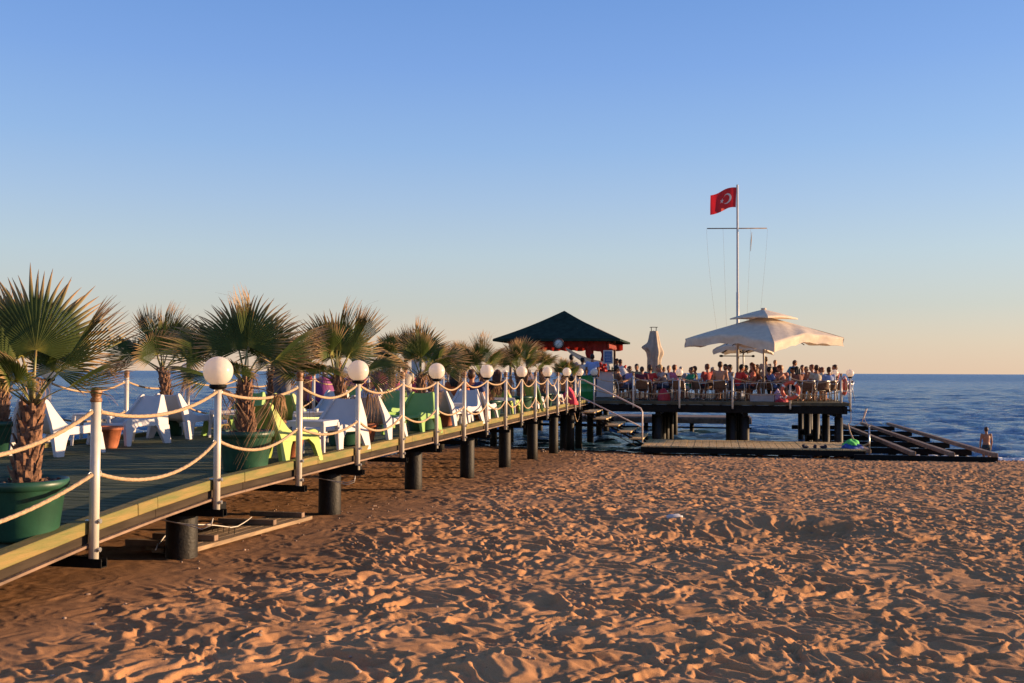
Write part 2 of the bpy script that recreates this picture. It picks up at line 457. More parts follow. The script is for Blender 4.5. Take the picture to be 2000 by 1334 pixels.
for i in range(90):
    lam = .30 * (6.5 / .30) ** rs.rand()
    th = math.radians(-95 + rs.randn() * 32)      # wind sea running towards the beach
    kx, ky = math.cos(th) * 2 * math.pi / lam, math.sin(th) * 2 * math.pi / lam
    a = .0105 * lam ** .45 * (.5 + rs.rand())
    fade = np.clip((lam * abs(math.sin(th)) + .05) / (cellY * 2.4) - 1, 0, 1) * np.clip(lam / max(.15, abs(math.cos(th))) / (cellX * 2.4) - 1, 0, 1)
    ph = kx * Xg + ky * Yg + rs.rand() * 6.28 + 1.1 * vnoise(Xg * .13 + i, Yg * .13, i)
    Zg += a * fade * (1 - 2 * np.abs(np.sin(ph / 2)) ** 1.3)
s_ = .198 * Xg + .98 * Yg
Zg *= np.clip((s_ - 35.5) / 8, .25, 1)
grid_object("sea", Xg, Yg, Zg, M['sea'])
# ------------------------------------------------------------------ walkway
rnd = random.Random(11)
S0, S1 = -5.4, 30.9           # where the walkway starts and meets the platform
wk = thing("walkway", "long raised green plank walkway running from the beach out to the platform", "walkway", (0, 0, 0))
# planks lie across, each a little proud or low
b = MB(); s = S0
while s < S1 - .03:
    w_ = .118
    z = zdeck(s + .06) + rnd.uniform(-.0025, .0025)
    a = W(s + .06, .172, z - .02); c = W(s + .06, 4.433, z - .02)
    sl = (zdeck(s + .12) - zdeck(s)) / .12
    x = (c - a).normalized(); y = (Vector((0, 0, 1))).cross(x).normalized(); y = (y + Vector((0, 0, -sl))).normalized(); zz = x.cross(y)
    b.box((a + c) / 2, ((c - a).length, w_, .04), Matrix((x, y, zz)).transposed(), 0, .004)
    s += .126
b.build("deck_planks", M['deck'], wk)
def stepbar(bld, s0, s1, v, dz, w_, h, seg=1.92, gap=.0, bev=.006, cut=0.0):
    s = s0
    while s < s1 - 1e-3:
        e = min(s + seg, s1)
        ss = [q for q in (-1.06, 0, .96, 1.92, 3.84, 8) if s + .02 < q < e - .02]
        pts = [s] + ss + [e]
        for a_, b_ in zip(pts, pts[1:]):
            bld.bar(W(a_ + (gap if a_ == s else 0), v, zdeck(a_) + dz), W(b_, v, zdeck(b_) + dz), w_, h, 0, bev=bev)
        s = e
for nm, v0 in (("edge_board", .105), ("edge_board", 4.50)):
    b = MB(); stepbar(b, S0 + .3, S1, v0, .010, .13, .098, gap=.008); b.build(nm, M['edge'], wk)
for v0 in (.09, 4.47):
    b = MB(); stepbar(b, S0 + .3, S1, v0, -.078, .06, .075, 3.84, .006); b.build("side_beam", M['beam'], wk)
    b = MB(); stepbar(b, S0 + .3, S1, v0 - .012 if v0 < 1 else v0 + .012, -.127, .10, .020, 3.84, .006, 0); b.build("beam_flange", M['weather'], wk)
b = MB()
for v0 in (1.1, 2.2, 3.3): stepbar(b, S0 + .3, S1, v0, -.102, .08, .12, 3.84, .006, 0)
b.build("joists", M['black'], wk)
# piles under cross beams
b = MB()
for k in range(-1, 9):
    s = 2.0 + (k - 0) * 3.8
    if s > S1: break
    if s < -2.5: continue
    z = zdeck(s) - .223
    cb = MB(); cb.bar(W(s, -.02, z), W(s, 4.6, z), .16, .11, bev=.004); cb.build("cross_beam", M['black'], wk)
    for v0 in (.40, 4.15):
        p = W(s, v0, 0); pb = MB()
        zt = E + z - .056; zb = min(ground(p.x, p.y), .4) - .5 if s < 27 else -1.0
        zb = ground(p.x, p.y) - .4
        pb.lathe([(.0, zb), (.148, zb), (.150, (zb + zt) / 2), (.148, zt - .02), (.140, zt), (0, zt)], 24, (p.x, p.y, 0))
        pb.build("pile", M['pile'], wk)

# ------------------------------------------------------------------ railing posts, globe lamps and ropes
def make_post():
    r = thing("railing_post", "", "post")
    b = MB(); b.lathe([(.037, -1.325), (.037, -.095), (.0, -.095)], 20); b.build("pole", M['white'], r)
    b = MB(); b.lathe([(.0, -.112), (.042, -.112), (.044, -.10), (.040, -.085), (.030, -.078), (.036, -.068), (.043, -.045), (.042, -.022), (.030, -.004), (.012, .002), (0, .003)], 20)
    b.build("knob", M['knob'], r)
    return r
def add_fittings(r, brk=True):
    b = MB()
    if brk:
        b.box((0, .22, -1.365), (.07, .62, .008)); b.box((.035, .22, -1.335), (.008, .62, .068)); b.box((-.035, .22, -1.335), (.008, .62, .068)); b.box((0, .06, -1.3265), (.062, .24, .006))
        brk_o = b.build("bracket", M['black'], r)
        for z in (-1.02, -1.235):
            q = MB(); q.tube([(0, .07, z), (0, -.055, z)], .010, 8); q.tube([(0, -.043, z), (0, -.057, z)], .019, 6)
            q.build("bolt", M['steel'], brk_o)
    for z in (-.19, -.665):
        q = MB()
        def loop(sx): return [Vector((sx * (.062 + .022 * math.cos(t)), 0, z + .022 * math.sin(t))) for t in [math.pi - i * math.pi / 4 for i in range(9)]]
        q.tube(loop(-1)[::-1] [4:] + loop(1), .005, 6)
        q.build("eyelet", M['steel'], r)
def make_lamp():
    r = thing("globe_lamp", "", "globe lamp")
    b = MB(); b.lathe([(.034, -1.325), (.034, -.160), (0, -.160)], 20); b.build("pole", M['white'], r)
    b = MB(); b.lathe([(0, -.166), (.05, -.166), (.078, -.150), (.082, -.128), (.075, -.118), (0, -.118)], 24); b.build("collar", M['black'], r)
    b = MB(); b.ball((0, 0, .008), .140, 36, 24); b.build("globe", M['globe'], r)
    return r
post0 = make_post(); add_fittings(post0); lamp0 = make_lamp(); add_fittings(lamp0)
post_plain = make_post(); add_fittings(post_plain, False); lamp_plain = make_lamp(); add_fittings(lamp_plain, False)
first = {'post': True, 'lamp': True, 'post_plain': True, 'lamp_plain': True}
protos = {'post': post0, 'lamp': lamp0, 'post_plain': post_plain, 'lamp_plain': lamp_plain}
def place(kind, loc, rz, label, group, cat=None):
    o = protos[kind]
    if not first[kind]: o = copy_tree(o)
    first[kind] = False
    o.location = loc; o.rotation_euler = (0, 0, rz)
    o["label"] = label
    o["group"] = group
    return o
ORD = "first second third fourth fifth sixth seventh eighth ninth tenth eleventh twelfth thirteenth fourteenth fifteenth sixteenth seventeenth eighteenth nineteenth".split()

def rope_mesh(a, c, sag, r=.0155, dense=90, seed=0, loose=0.0):
    a = Vector(a); c = Vector(c); b = MB(); n = dense; L = (c - a).length
    rr = random.Random(seed); sk = rr.uniform(-.12, .12)
    side = (c - a).cross(Vector((0, 0, 1))).normalized()
    pts = []
    for i in range(n + 1):
        t = i / n; t2 = t + sk * t * (1 - t)
        p = a.lerp(c, t) - Vector((0, 0, sag * 4 * t2 * (1 - t2))) + side * (.012 * math.sin(t * 5 + seed))
        pts.append(p)
    # three laid strands
    k = 12; vs = []
    twist = L / .085 * 2 * math.pi / 3
    for i, p in enumerate(pts):
        tdir = (pts[min(i + 1, n)] - pts[max(i - 1, 0)]).normalized()
        u = Vector((0, 0, 1)) - tdir * tdir.z; u.normalize(); w_ = tdir.cross(u)
        for j in range(k):
            th = 2 * math.pi * j / k
            q = r * (.86 + .20 * abs(math.cos(1.5 * (th + twist * i / n))))
            vs.append(p + u * math.cos(th) * q + w_ * math.sin(th) * q)
    fs = [(i * k + j, i * k + (j + 1) % k, (i + 1) * k + (j + 1) % k, (i + 1) * k + j) for i in range(n) for j in range(k)]
    b.add(vs, fs, 0, True); return b

def rope(a, c, sag, label, group, seed, dense):
    b = rope_mesh(a, c, sag, dense=dense, seed=seed)
    o = b.build("rope", M['rope']); tag(o, label, "rope", group)
    return o

NR_ = 17
def run_rail(v, group_side, side_word, kinds, smin=-1):
    seed = 0; ip = il = 0; prev = None; names = []
    for k in range(-2 if v < 1 else -2, 16):
        s = 1.92 * k
        if k == 15: s -= .75 if v < 1 else 0
        zb = 0.0 if s > 1.9 else zdeck(s) + 1.08
        if k == 1: zb = -.012
        lamp = (k % 2 == 1)
        z = E + zb
        if k >= 0 and (v < 1 or k >= 0):
            if lamp:
                nm = f"{ORD[il]} globe lamp of the {side_word} railing counted from the beach"; il += 1
                place('lamp', W(s, v, zb), AX if v < 1 else AX + math.pi, "white " + nm, f"globe lamps on the {side_word} railing")
            else:
                nm = f"{ORD[ip]} brown knob post of the {side_word} railing counted from the beach"; ip += 1
                place('post', W(s, v, zb), AX if v < 1 else AX + math.pi, nm.replace("brown knob", "white brown-knobbed"), f"knob posts on the {side_word} railing")
        elif v < 1 and k == -1:
            place('lamp', W(s, v, zb), AX, "globe lamp outside the frame where the ropes at the left edge begin", f"globe lamps on the {side_word} railing")
        names.append((k, s, zb))
    for (k, s, z0), (k2, s2, z1) in zip(names, names[1:]):
        if k < -1 or (v > 1 and k < 0): continue
        dense = 110 if k < 5 and v < 1 else (60 if k < 8 else 36)
        for dz, sg, w_ in ((-.19, .115, "upper"), (-.665, .14, "lower")):
            seed += 1
            if v < 1 and k in (13,) and w_ == "upper": pass
            where = (f"in the {ORD[k + 1]} bay of the {side_word} railing from the beach" if v < 1 else f"in the {ORD[k]} bay of the {side_word} railing from the beach")
            if k == -1: where = "at the left edge ending on the first knob post"
            sag = sg * (1 + .25 * math.sin(seed * 2.1)) * (1.5 if k > 7 else 1)
            rope(W(s + .05, v, z0 + dz), W(s2 - .05, v, z1 + dz), sag, f"{w_} sagging rope {where}", f"{w_} ropes of the {side_word} railing", seed, dense)
run_rail(0.0, "", "front", None)
run_rail(4.62, "", "sea-side", None)

# loose cable hanging under the second post bracket, and under the last two
for (s, nm) in ((1.92, "thin pale cable hanging under the bracket of the nearest globe lamp"), (5.76, "thin pale cable hanging under the second globe lamp bracket")):
    b = MB()
    for q in range(2):
        pts = [W(s - .02, .02, -1.38), W(s - .03, .03, -1.44 - .02 * q), W(s - .05, .12, -1.47 - .03 * q), W(s - .1, .35, -1.44), W(s - .2, .7 + .1 * q, -1.36)]
        b.tube(pts, .005, 6)
    tag(b.build("cable", M['white']), nm, "cable", "cables under the walkway")
b = MB(); pts = [W(26.6 + .10 * t, -.02, -1.36 - .32 * math.sin(math.pi * t / 15)) for t in range(0, 16)]
b.tube(pts, .017, 8); tag(b.build("rope", M['rope']), "loose rope loop hanging below the walkway beside the stairs", "rope")
# black globe-lamp cable loops

# timber boards lying on the sand beside the first pile
tb = thing("duckboard", "timber duckboard with cross blocks lying on the sand under the railing", "duckboard", (0, 0, 0))
def gz(p): return ground(p.x, p.y)
pa = at(372, 9.72); pb_ = at(612, 12.75)
za, zb2 = gz(pa) + .05, gz(pb_) + .03
pa.z = za; pb_.z = zb2
dirn = (pb_ - pa).normalized(); sidev = Vector((-dirn.y, dirn.x, 0)).normalized()
for i in range(4):
    b = MB(); o_ = sidev * (.05 + .135 * i); b.bar(pa + o_ + dirn * (.12 * (i % 2)), pb_ + o_ - dirn * (.05 * i), .125, .045, bev=.005)
    b.build("board", M['duck'], tb)
for i, t in enumerate((.04, .20, .66, .93)):
    b = MB(); c = pa.lerp(pb_, t) + Vector((0, 0, .055)) ; b.bar(c + sidev * .02, c + sidev * .72, .085, .06, bev=.006)
    b.build("cross_block", M['weather'], tb)
b = MB()
c = pa.lerp(pb_, .38)
for i in range(5):
    q = c + sidev * (.10 + .09 * i) + dirn * .05 * i
    b.tube([q + Vector((0, 0, .02)), q + Vector((.004, 0, .085))], .004, 6); b.tube([q + Vector((.004, 0, .082)), q + Vector((.004, 0, .087))], .011, 6)
b.build("screws", M['black'], tb)
b = MB(); pts = [pa.lerp(pb_, t) + sidev * (.3 + .12 * math.sin(t * 9)) + Vector((0, 0, .06 + .10 * abs(math.sin(t * 7)))) for t in [i / 16 * .6 - .02 for i in range(17)]]
pts = [pa - dirn * .15 + sidev * .25 + Vector((0, 0, .03))] + pts
b.tube(pts, .006, 6); tag(b.build("cable", M['white']), "thin pale cable lying across the timber duckboard on the sand", "cable")
# ------------------------------------------------------------------ the platform at the end
rnd = random.Random(21)
pf = thing("sea_platform", "wide timber platform on dark piles standing over the water", "platform", (0, 0, 0))
VL, VR, SF, SB = 13.0, -9.3, 30.9, 47.0
DZ = -1.07
b = MB(); s = SF + .005
while s < SB:
    z = DZ - .02 + rnd.uniform(-.002, .002)
    b.bar(W(s + .06, VR, z), W(s + .06, VL, z), .118, .04); s += .126
b.build("deck_planks", M['deckp'], pf)
b = MB(); b.bar(W(SF - .04, VL, DZ - .05), W(SF - .04, .06, DZ - .05), .07, .12, bev=.006); b.bar(W(SF - .04, -.06, DZ - .05), W(SF - .04, VR, DZ - .05), .07, .12, bev=.006)
b.bar(W(SF - .08, VR - .04, DZ - .05), W(SB, VR - .04, DZ - .05), .07, .12, bev=.006)
b.build("edge_board", M['deckp'], pf)
b = MB(); b.bar(W(SF + .05, VL, DZ - .26), W(SF + .05, VR, DZ - .26), .16, .28, bev=.01)
b.build("front_beam", M['black'], pf)
b = MB(); v = VR + .1
while v < VL:
    b.bar(W(SF - .10, v, DZ - .145), W(SB, v, DZ - .145), .07, .08); v += .62
b.build("joists", M['black'], pf)
b = MB(); b.bar(W(SF - .12, VR + .06, DZ - .26), W(SB, VR + .06, DZ - .26), .12, .26); b.build("side_beam", M['black'], pf)
vcols = [VR + .25, -5.75, -2.55, 1.0, 4.6, 8.2, 11.8]
for i, v in enumerate(vcols):
    cb = MB(); cb.bar(W(SF + .1, v, DZ - .46), W(SB - .2, v, DZ - .46), .18, .14); cb.build("cross_beam", M['black'], pf)
    for j in range(5):
        for dv in ((0, .0),) if i != 0 else ((0, 0),):
            p = W(SF + .35 + j * 3.8, v + .06 * math.sin(i * 3 + j), 0)
            q = MB(); q.lathe([(0, -1.2), (.150, -1.2), (.152, .5), (.148, E + DZ - .53), (0, E + DZ - .53)], 20, (p.x, p.y, 0)); q.build("pile", M['pile'], pf)
b = MB()
for (v, j) in ((VR + .25, 1), (VR + .25, 2), (-2.55, 1), (-5.75, 1)):
    pass
# extra paired piles beside the right-hand row
for j in range(4):
    p = W(SF + 1.7 + j * 3.8, VR + .55, 0); q = MB(); q.lathe([(0, -1.2), (.13, -1.2), (.13, E + DZ - .53), (0, E + DZ - .53)], 16, (p.x, p.y, 0)); q.build("pile", M['pile'], pf)
    p = W(SF + 1.3 + j * 3.8, -2.4, 0); q = MB(); q.lathe([(0, -1.2), (.14, -1.2), (.14, E + DZ - .53), (0, E + DZ - .53)], 16, (p.x, p.y, 0)); q.build("pile", M['pile'], pf)
    p = W(SF + .5 + j * 3.8, -5.3, 0); q = MB(); q.lathe([(0, -1.2), (.14, -1.2), (.14, E + DZ - .53), (0, E + DZ - .53)], 16, (p.x, p.y, 0)); q.build("pile", M['pile'], pf)
b = MB()
for v in (-1.2, 2.6):
    b.bar(W(SF + .3, v, -2.0), W(SF + .3, v + 3.4, -2.0), .05, .09)
b.build("brace", M['black'], pf)

# landing behind, seen between the piles
lb = thing("rear_landing", "low brown timber landing seen between the piles behind the platform", "landing", (0, 0, 0))
b = MB(); b.bar(W(49.0, -6.6, -2.62), W(49.0, 4.5, -2.62), .12, .30, bev=.01); b.build("front_beam", M['weather'], lb)
b = MB()
for i in range(20): b.bar(W(49.1 + i * .15, -6.6, -2.445), W(49.1 + i * .15, 4.5, -2.445), .14, .04)
b.build("planks", M['weather'], lb)
for v in (-6.2, -3.4, -.9, 1.6, 4.2):
    q = MB(); p = W(49.3, v, 0); q.lathe([(0, -1), (.12, -1), (.12, E - 2.78), (0, E - 2.78)], 12, (p.x, p.y, 0)); q.build("pile", M['pile'], lb)
b = MB(); b.bar(W(49.2, -6.6, -3.0), W(49.2, 4.5, -3.0), .06, .08); b.build("brace", M['black'], lb)

# stairs down to the bathing deck
st = thing("stairs", "wooden stairs with open risers going down from the walkway to the bathing deck", "stairs", (0, 0, 0))
tz = [-1.36, -1.58, -1.80, -2.02, -2.24]
for k, z in enumerate(tz):
    b = MB(); v = -.12 - .415 * k
    for j in range(3): b.bar(W(27.6, v - .07 - .158 * j, z - .025), W(30.3, v - .07 - .158 * j, z - .025), .150, .045, bev=.004)
    b.build("tread", M['pinewood'], st)
for s in (27.72, 30.2, 29.0):
    b = MB(); b.bar(W(s, -.02, -1.30), W(s, -2.25, -2.46), .05, .06)
    for k, z in enumerate(tz):
        v = -.14 - .415 * k
        b.bar(W(s, v - .10, z - .05), W(s, v - .10, z - .22), .03, .03, up=U); b.bar(W(s, v - .40, z - .05), W(s, v - .40, z - .24), .03, .03, up=U)
        b.bar(W(s, v - .02, z - .06), W(s, v - .43, z - .06), .03, .03)
    b.build("stringer", M['black'], st)
M['rail'] = mat("rail_paint", (.62, .50, .42), .35, .1, 10)
for s, nm in ((27.55, 0),):
    h = MB()
    top = [W(s, .0, -.52), W(s, .0, -.33), W(s, -.03, -.27), W(s, -.10, -.24), W(s, -.22, -.27), W(s, -2.02, -1.15), W(s, -2.16, -1.22), W(s, -2.22, -1.34), W(s, -2.22, -1.7), W(s, -2.22, -2.38)]
    h.tube(top, .026, 10); h.build("handrail", M['rail'], st)
    h = MB(); h.tube([W(s, .0, -.80), W(s, -2.21, -1.86)], .021, 10); h.build("mid_rail", M['rail'], st)
    h = MB(); h.tube([W(s, .0, -1.45), W(s, -2.0, -2.50)], .013, 8); h.build("lower_rail", M['black'], st)

# bathing deck
bd = thing("bathing_deck", "low sunlit plank deck beside the water at the foot of the stairs", "deck", (0, 0, 0))
BZ = -2.46; BS0, BS1, BV0, BV1 = 27.2, 30.7, -2.2, -9.35
b = MB(); v = BV0
while v > BV1:
    z = BZ - .022 + rnd.uniform(-.003, .003)
    b.bar(W(BS0, v - .125, z), W(BS1, v - .125, z), .235, .045, bev=.003); v -= .25
b.build("deck_planks", M['pinewood'], bd)
b = MB(); b.bar(W(BS0 + .04, BV0, BZ - .14), W(BS0 + .04, BV1, BZ - .14), .08, .18); b.build("front_beam", M['black'], bd)
b = MB(); b.bar(W(BS1 - .04, BV0, BZ - .14), W(BS1 - .04, BV1, BZ - .14), .08, .18); b.build("rear_beam", M['black'], bd)
for v in (-2.4, -4.6, -7.0, -8.2, -9.1):
    for s in (BS0 + .25, BS1 - .3):
        p = W(s, v, 0); q = MB(); q.lathe([(0, -1), (.13, -1), (.13, E + BZ - .05), (0, E + BZ - .05)], 16, (p.x, p.y, 0)); q.build("pile", M['pile'], bd)
b = MB()
for v in (-5.0, -6.9): b.bar(W(BS0 - .05, v, BZ - .27), W(BS0 - .05, v - .9, BZ - .27), .05, .06)
b.build("brace", M['black'], bd)

# unfinished frame
fr = thing("timber_frame", "unfinished low frame of dark beams and brown joists standing in the shallows", "timber frame", (0, 0, 0))
for v in (-13.15, -11.9, -10.75):
    b = MB(); b.bar(W(26.6, v, BZ - .05), W(46.2, v, BZ - .05), .17, .13, bev=.012); b.build("joist", M['weather'], fr)
b = MB(); b.bar(W(27.2, -9.5, BZ - .05), W(30.9, -9.5, BZ - .05), .17, .13, bev=.012); b.build("joist", M['weather'], fr)
for i, s in enumerate((26.75, 30.0, 33.3, 36.8, 40.6, 45.0)):
    b = MB(); b.bar(W(s, -9.0 + (.6 if i else 0), BZ - .22), W(s, -13.25, BZ - .22), .16, .20); b.build("cross_beam", M['black'], fr)
    for v in (-9.7, -10.7, -11.75, -13.0):
        if i > 1 and v == -10.7: continue
        p = W(s + .1, v, 0); q = MB(); q.lathe([(0, -1.3), (.14, -1.3), (.14, E + BZ - .32), (0, E + BZ - .32)], 16, (p.x, p.y, 0)); q.build("pile", M['pile'], fr)

# bathing deck corner pole with ropes, bundle of towels
lp = thing("mooring_pole", "thin metal pole at the corner of the bathing deck holding loose ropes", "pole", W(27.0, -9.5, 0))
b = MB(); b.lathe([(.022, -2.75), (.022, -1.68), (0, -1.68)], 12); b.lathe([(.0, -1.70), (.03, -1.70), (.03, -1.67), (0, -1.67)], 12); b.build("shaft", M['steel'], lp)
b = MB()
for z in (-2.3, -1.95): b.lathe([(.022, z), (.028, z), (.028, z + .03), (.022, z + .03)], 12)
b.build("clamp", M['black'], lp)
b = MB(); k0 = W(31.0, -9.35, -1.85); k1 = W(27.0, -9.5, -1.78); k2 = W(27.0, -9.5, -2.20)
b.tube([W(30.8, -9.42, -1.30), k0 + Vector((.1, 0, .12)), k0], .012, 6); b.tube([W(30.6, -9.9, -1.25), k0 + Vector((.5, 0, .1)), k0 + Vector((.2, 0, -.05)), k0], .012, 6)
b.tube([W(30.6, -9.95, -1.25), W(29.6, -9.7, -1.55), k1], .012, 6)
tag(b.build("rope", M['rope']), "pale ropes knotted at the platform corner and tied to the thin pole", "rope")
b = MB(); n = 20
b.tube([k0.lerp(k2, i / n) - Vector((0, 0, .42 * (4 * (i / n) * (1 - i / n)) ** .8 * (1.15 - .5 * i / n))) for i in range(n + 1)], .03, 8)
tag(b.build("hose", M['rope']), "thick pale hose drooping from the platform corner to the thin pole", "hose")
def blanket(name, label, cat, c, size, m, seed):
    b = MB(); n, k = 22, 14; rr = random.Random(seed); ph = [rr.uniform(0, 6) for _ in range(6)]
    vs = []
    for i in range(k + 1):
        for j in range(n):
            th = 2 * math.pi * j / n; t = i / k
            r = (1 - t ** 2.2) ** .5 if t < 1 else 0
            q = 1 + .16 * math.sin(3 * th + ph[0] + 3 * t) + .10 * math.sin(7 * th + ph[1]) + .06 * math.sin(11 * th + ph[2] + 6 * t)
            vs.append(Vector((size[0] * r * q * math.cos(th), size[1] * r * q * math.sin(th), size[2] * t * (1 + .15 * math.sin(2 * th + ph[3])))) + Vector(c))
    fs = [(i * n + j, i * n + (j + 1) % n, (i + 1) * n + (j + 1) % n, (i + 1) * n + j) for i in range(k) for j in range(n)]
    b.add(vs, fs, 0, True); b.f.append(tuple(reversed(range(n)))); b.m.append(0); b.sm.append(False)
    return tag(b.build(name, m), label, cat)
M['bluecloth'] = mat("blue_cloth", (.05, .09, .34), .85, .3, 14, .4, 20)
M['greencloth'] = mat("green_cloth", (.10, .55, .12), .85, .3, 14, .4, 20)
blanket("towel", "crumpled blue towel on the bathing deck under the green one", "towel", W(27.7, -9.05, BZ + .002), (.34, .26, .16), M['bluecloth'], 1)
blanket("towel", "bright green towel heaped on top of the blue one", "towel", W(27.75, -9.05, BZ + .11), (.25, .2, .18), M['greencloth'], 2)
M['darkcloth'] = mat("dark_cloth", (.02, .02, .035), .8, .3, 20)
for i, (v, lab) in enumerate(((-7.55, "leftmost of the three dark shoes on the bathing deck edge"), (-7.85, "middle one of the three dark shoes on the bathing deck edge"), (-8.12, "dark shoe next to the blue towel on the deck edge"))):
    c = W(27.35, v, BZ)
    b = MB(); a_ = .4 + i
    rm = Matrix.Rotation(a_, 3, 'Z')
    b.ball(c + Vector((0, 0, .05)), .12, 12, 8, sc=(1.1, .5, .42), rot=rm); b.ball(c + rm @ Vector((-.07, 0, .09)), .06, 12, 8, sc=(1, .9, .8), rot=rm)
    tag(b.build("shoe", M['darkcloth']), lab, "shoe", "shoes on the bathing deck")

# railing of the platform
posts = []   # (v, kind) along the front, s = SF-.16
def rail_post(kind, s, v, label, grp, dz=0.0):
    p = W(s, v, dz); place(kind, p, AX - math.pi / 2 if kind.endswith('plain') else AX - math.pi / 2, label, grp); return (s, v)
fs_ = SF - .14
front = [('lamp', -.19, "white globe lamp on the platform edge at the top of the stairs"),
         ('post', -1.66, "dark-topped white post on the platform front left of all the seated guests"),
         ('lamp', -3.36, "globe lamp on the platform front near the person in green"),
         ('post', -5.28, "white post on the platform front near the flagpole foot"),
         ('post', -7.32, "white post on the platform front carrying the front life ring"),
         ]
G1 = "posts along the platform front"
for kind, v, lab in front:
    rail_post(kind, fs_, v, lab, G1)
rail_post('post_plain', SF + .3, VR + .16, "slim post on the platform's right side carrying the side life ring", "posts along the platform side")
rail_post('lamp', SF + .05, VR - .12, "globe lamp on a black bracket outside the right corner of the platform", "posts along the platform side")
rail_post('lamp_plain', SF + 2.6, VR + .12, "second globe lamp back along the right side of the platform", "posts along the platform side")
rail_post('lamp_plain', SF + 10.8, VR + .12, "fourth globe lamp back on the right side of the platform", "posts along the platform side")
rail_post('post_plain', SF + 6.6, VR + .12, "knob post back on the right side of the platform", "posts along the platform side")
rail_post('lamp_plain', SB - .3, -6.0, "small globe lamp on the rear railing seen past the flagpole", "posts along the platform side")
vv = [-.19, -1.66, -3.36, -5.28, -7.32, VR + .16]
sd_ = 100
for i, (a_, c_) in enumerate(zip(vv, vv[1:])):
    for dz, w_ in ((-.19, "upper"), (-.665, "lower")):
        sd_ += 1
        rope(W(fs_, a_ - .05, dz), W(fs_ if i < 4 else SF + .2, c_ + .05, dz), .16 if w_ == "upper" else .13, f"{w_} rope in bay {ORD[i]} of the platform front railing from the stairs", f"{w_} ropes of the platform front", sd_, 30)
# left wing front and rear railings
lw = [6.6, 8.55, 10.5, 12.4]
for i, v in enumerate(lw):
    rail_post('post' if i % 2 else 'lamp', fs_, v, f"{ORD[i]} railing support of the left wing front counted from the walkway", "posts of the left wing front")
for i, (a_, c_) in enumerate(zip([4.7] + lw, lw)):
    rope(W(fs_, a_, -.19), W(fs_, c_, -.19), .14, f"{ORD[i]} rope of the left wing front counted from the walkway", "ropes of the left wing front", 140 + i, 24)
bp_ = [(SB - .2, v) for v in (12.6, 9.6, 6.6, 3.6, .6, -2.4, -8.9)]
for i, (s, v) in enumerate(bp_):
    rail_post('lamp_plain' if i % 2 == 0 else 'post_plain', s, v, f"{ORD[i]} support of the rear sea railing counted from the left", "posts of the rear sea railing")
for i, ((s, a_), (_, c_)) in enumerate(zip(bp_, bp_[1:])):
    rope(W(s, a_, -.19), W(s, c_, -.19), .2, f"{ORD[i]} rope of the rear sea railing counted from the left", "ropes of the rear sea railing", 160 + i, 24)

# life rings
M['ring'] = mat("orange_ring", (.62, .09, .04), .45, .1, 6)
M['whitetape'] = mat("white_tape", (.75, .72, .66), .5)
def ring(loc, axis, label):
    t = thing("life_ring", label, "life ring", loc, 0, "life rings")
    rm = Vector((0, 0, 1)).rotation_difference(Vector(axis)).to_matrix()
    b = MB(); n = 40; k = 12; Rr, rr_ = .285, .062
    def tor(a0, a1, nn, g, mi):
        vs = []
        for i in range(nn + 1):
            a_ = a0 + (a1 - a0) * i / nn
            for j in range(k):
                q = 2 * math.pi * j / k
                vs.append(rm @ Vector(((Rr + (rr_ + g) * math.cos(q)) * math.cos(a_), (Rr + (rr_ + g) * math.cos(q)) * math.sin(a_), (rr_ + g) * math.sin(q))))
        return vs, [(i * k + j, i * k + (j + 1) % k, (i + 1) * k + (j + 1) % k, (i + 1) * k + j) for i in range(nn) for j in range(k)]
    vs, f_ = tor(0, 2 * math.pi, 40, 0, 0); b.add(vs, f_, 0, True); rb_ = b.build("ring_body", M['ring'], t)
    for q in range(4):
        bb = MB(); a_ = math.pi / 4 + q * math.pi / 2; vs, f_ = tor(a_ - .10, a_ + .10, 4, .004, 0); bb.add(vs, f_, 0, True); bb.build("tape_band", M['whitetape'], rb_)
    bb = MB(); bb.tube([rm @ Vector(((Rr + .07 + .03 * abs(math.sin(2 * a_))) * math.cos(a_), (Rr + .07 + .03 * abs(math.sin(2 * a_))) * math.sin(a_), .0)) for a_ in [i * math.pi / 24 for i in range(49)]], .008, 6, caps=False)
    bb.build("grab_line", M['rope'], t)
ring(W(fs_ - .11, -7.32, -.62), (-U), "orange life ring hanging on the platform front post")
ring(W(SF + .3, VR + .05, -.45), V, "orange life ring seen edge-on at the right side of the platform")
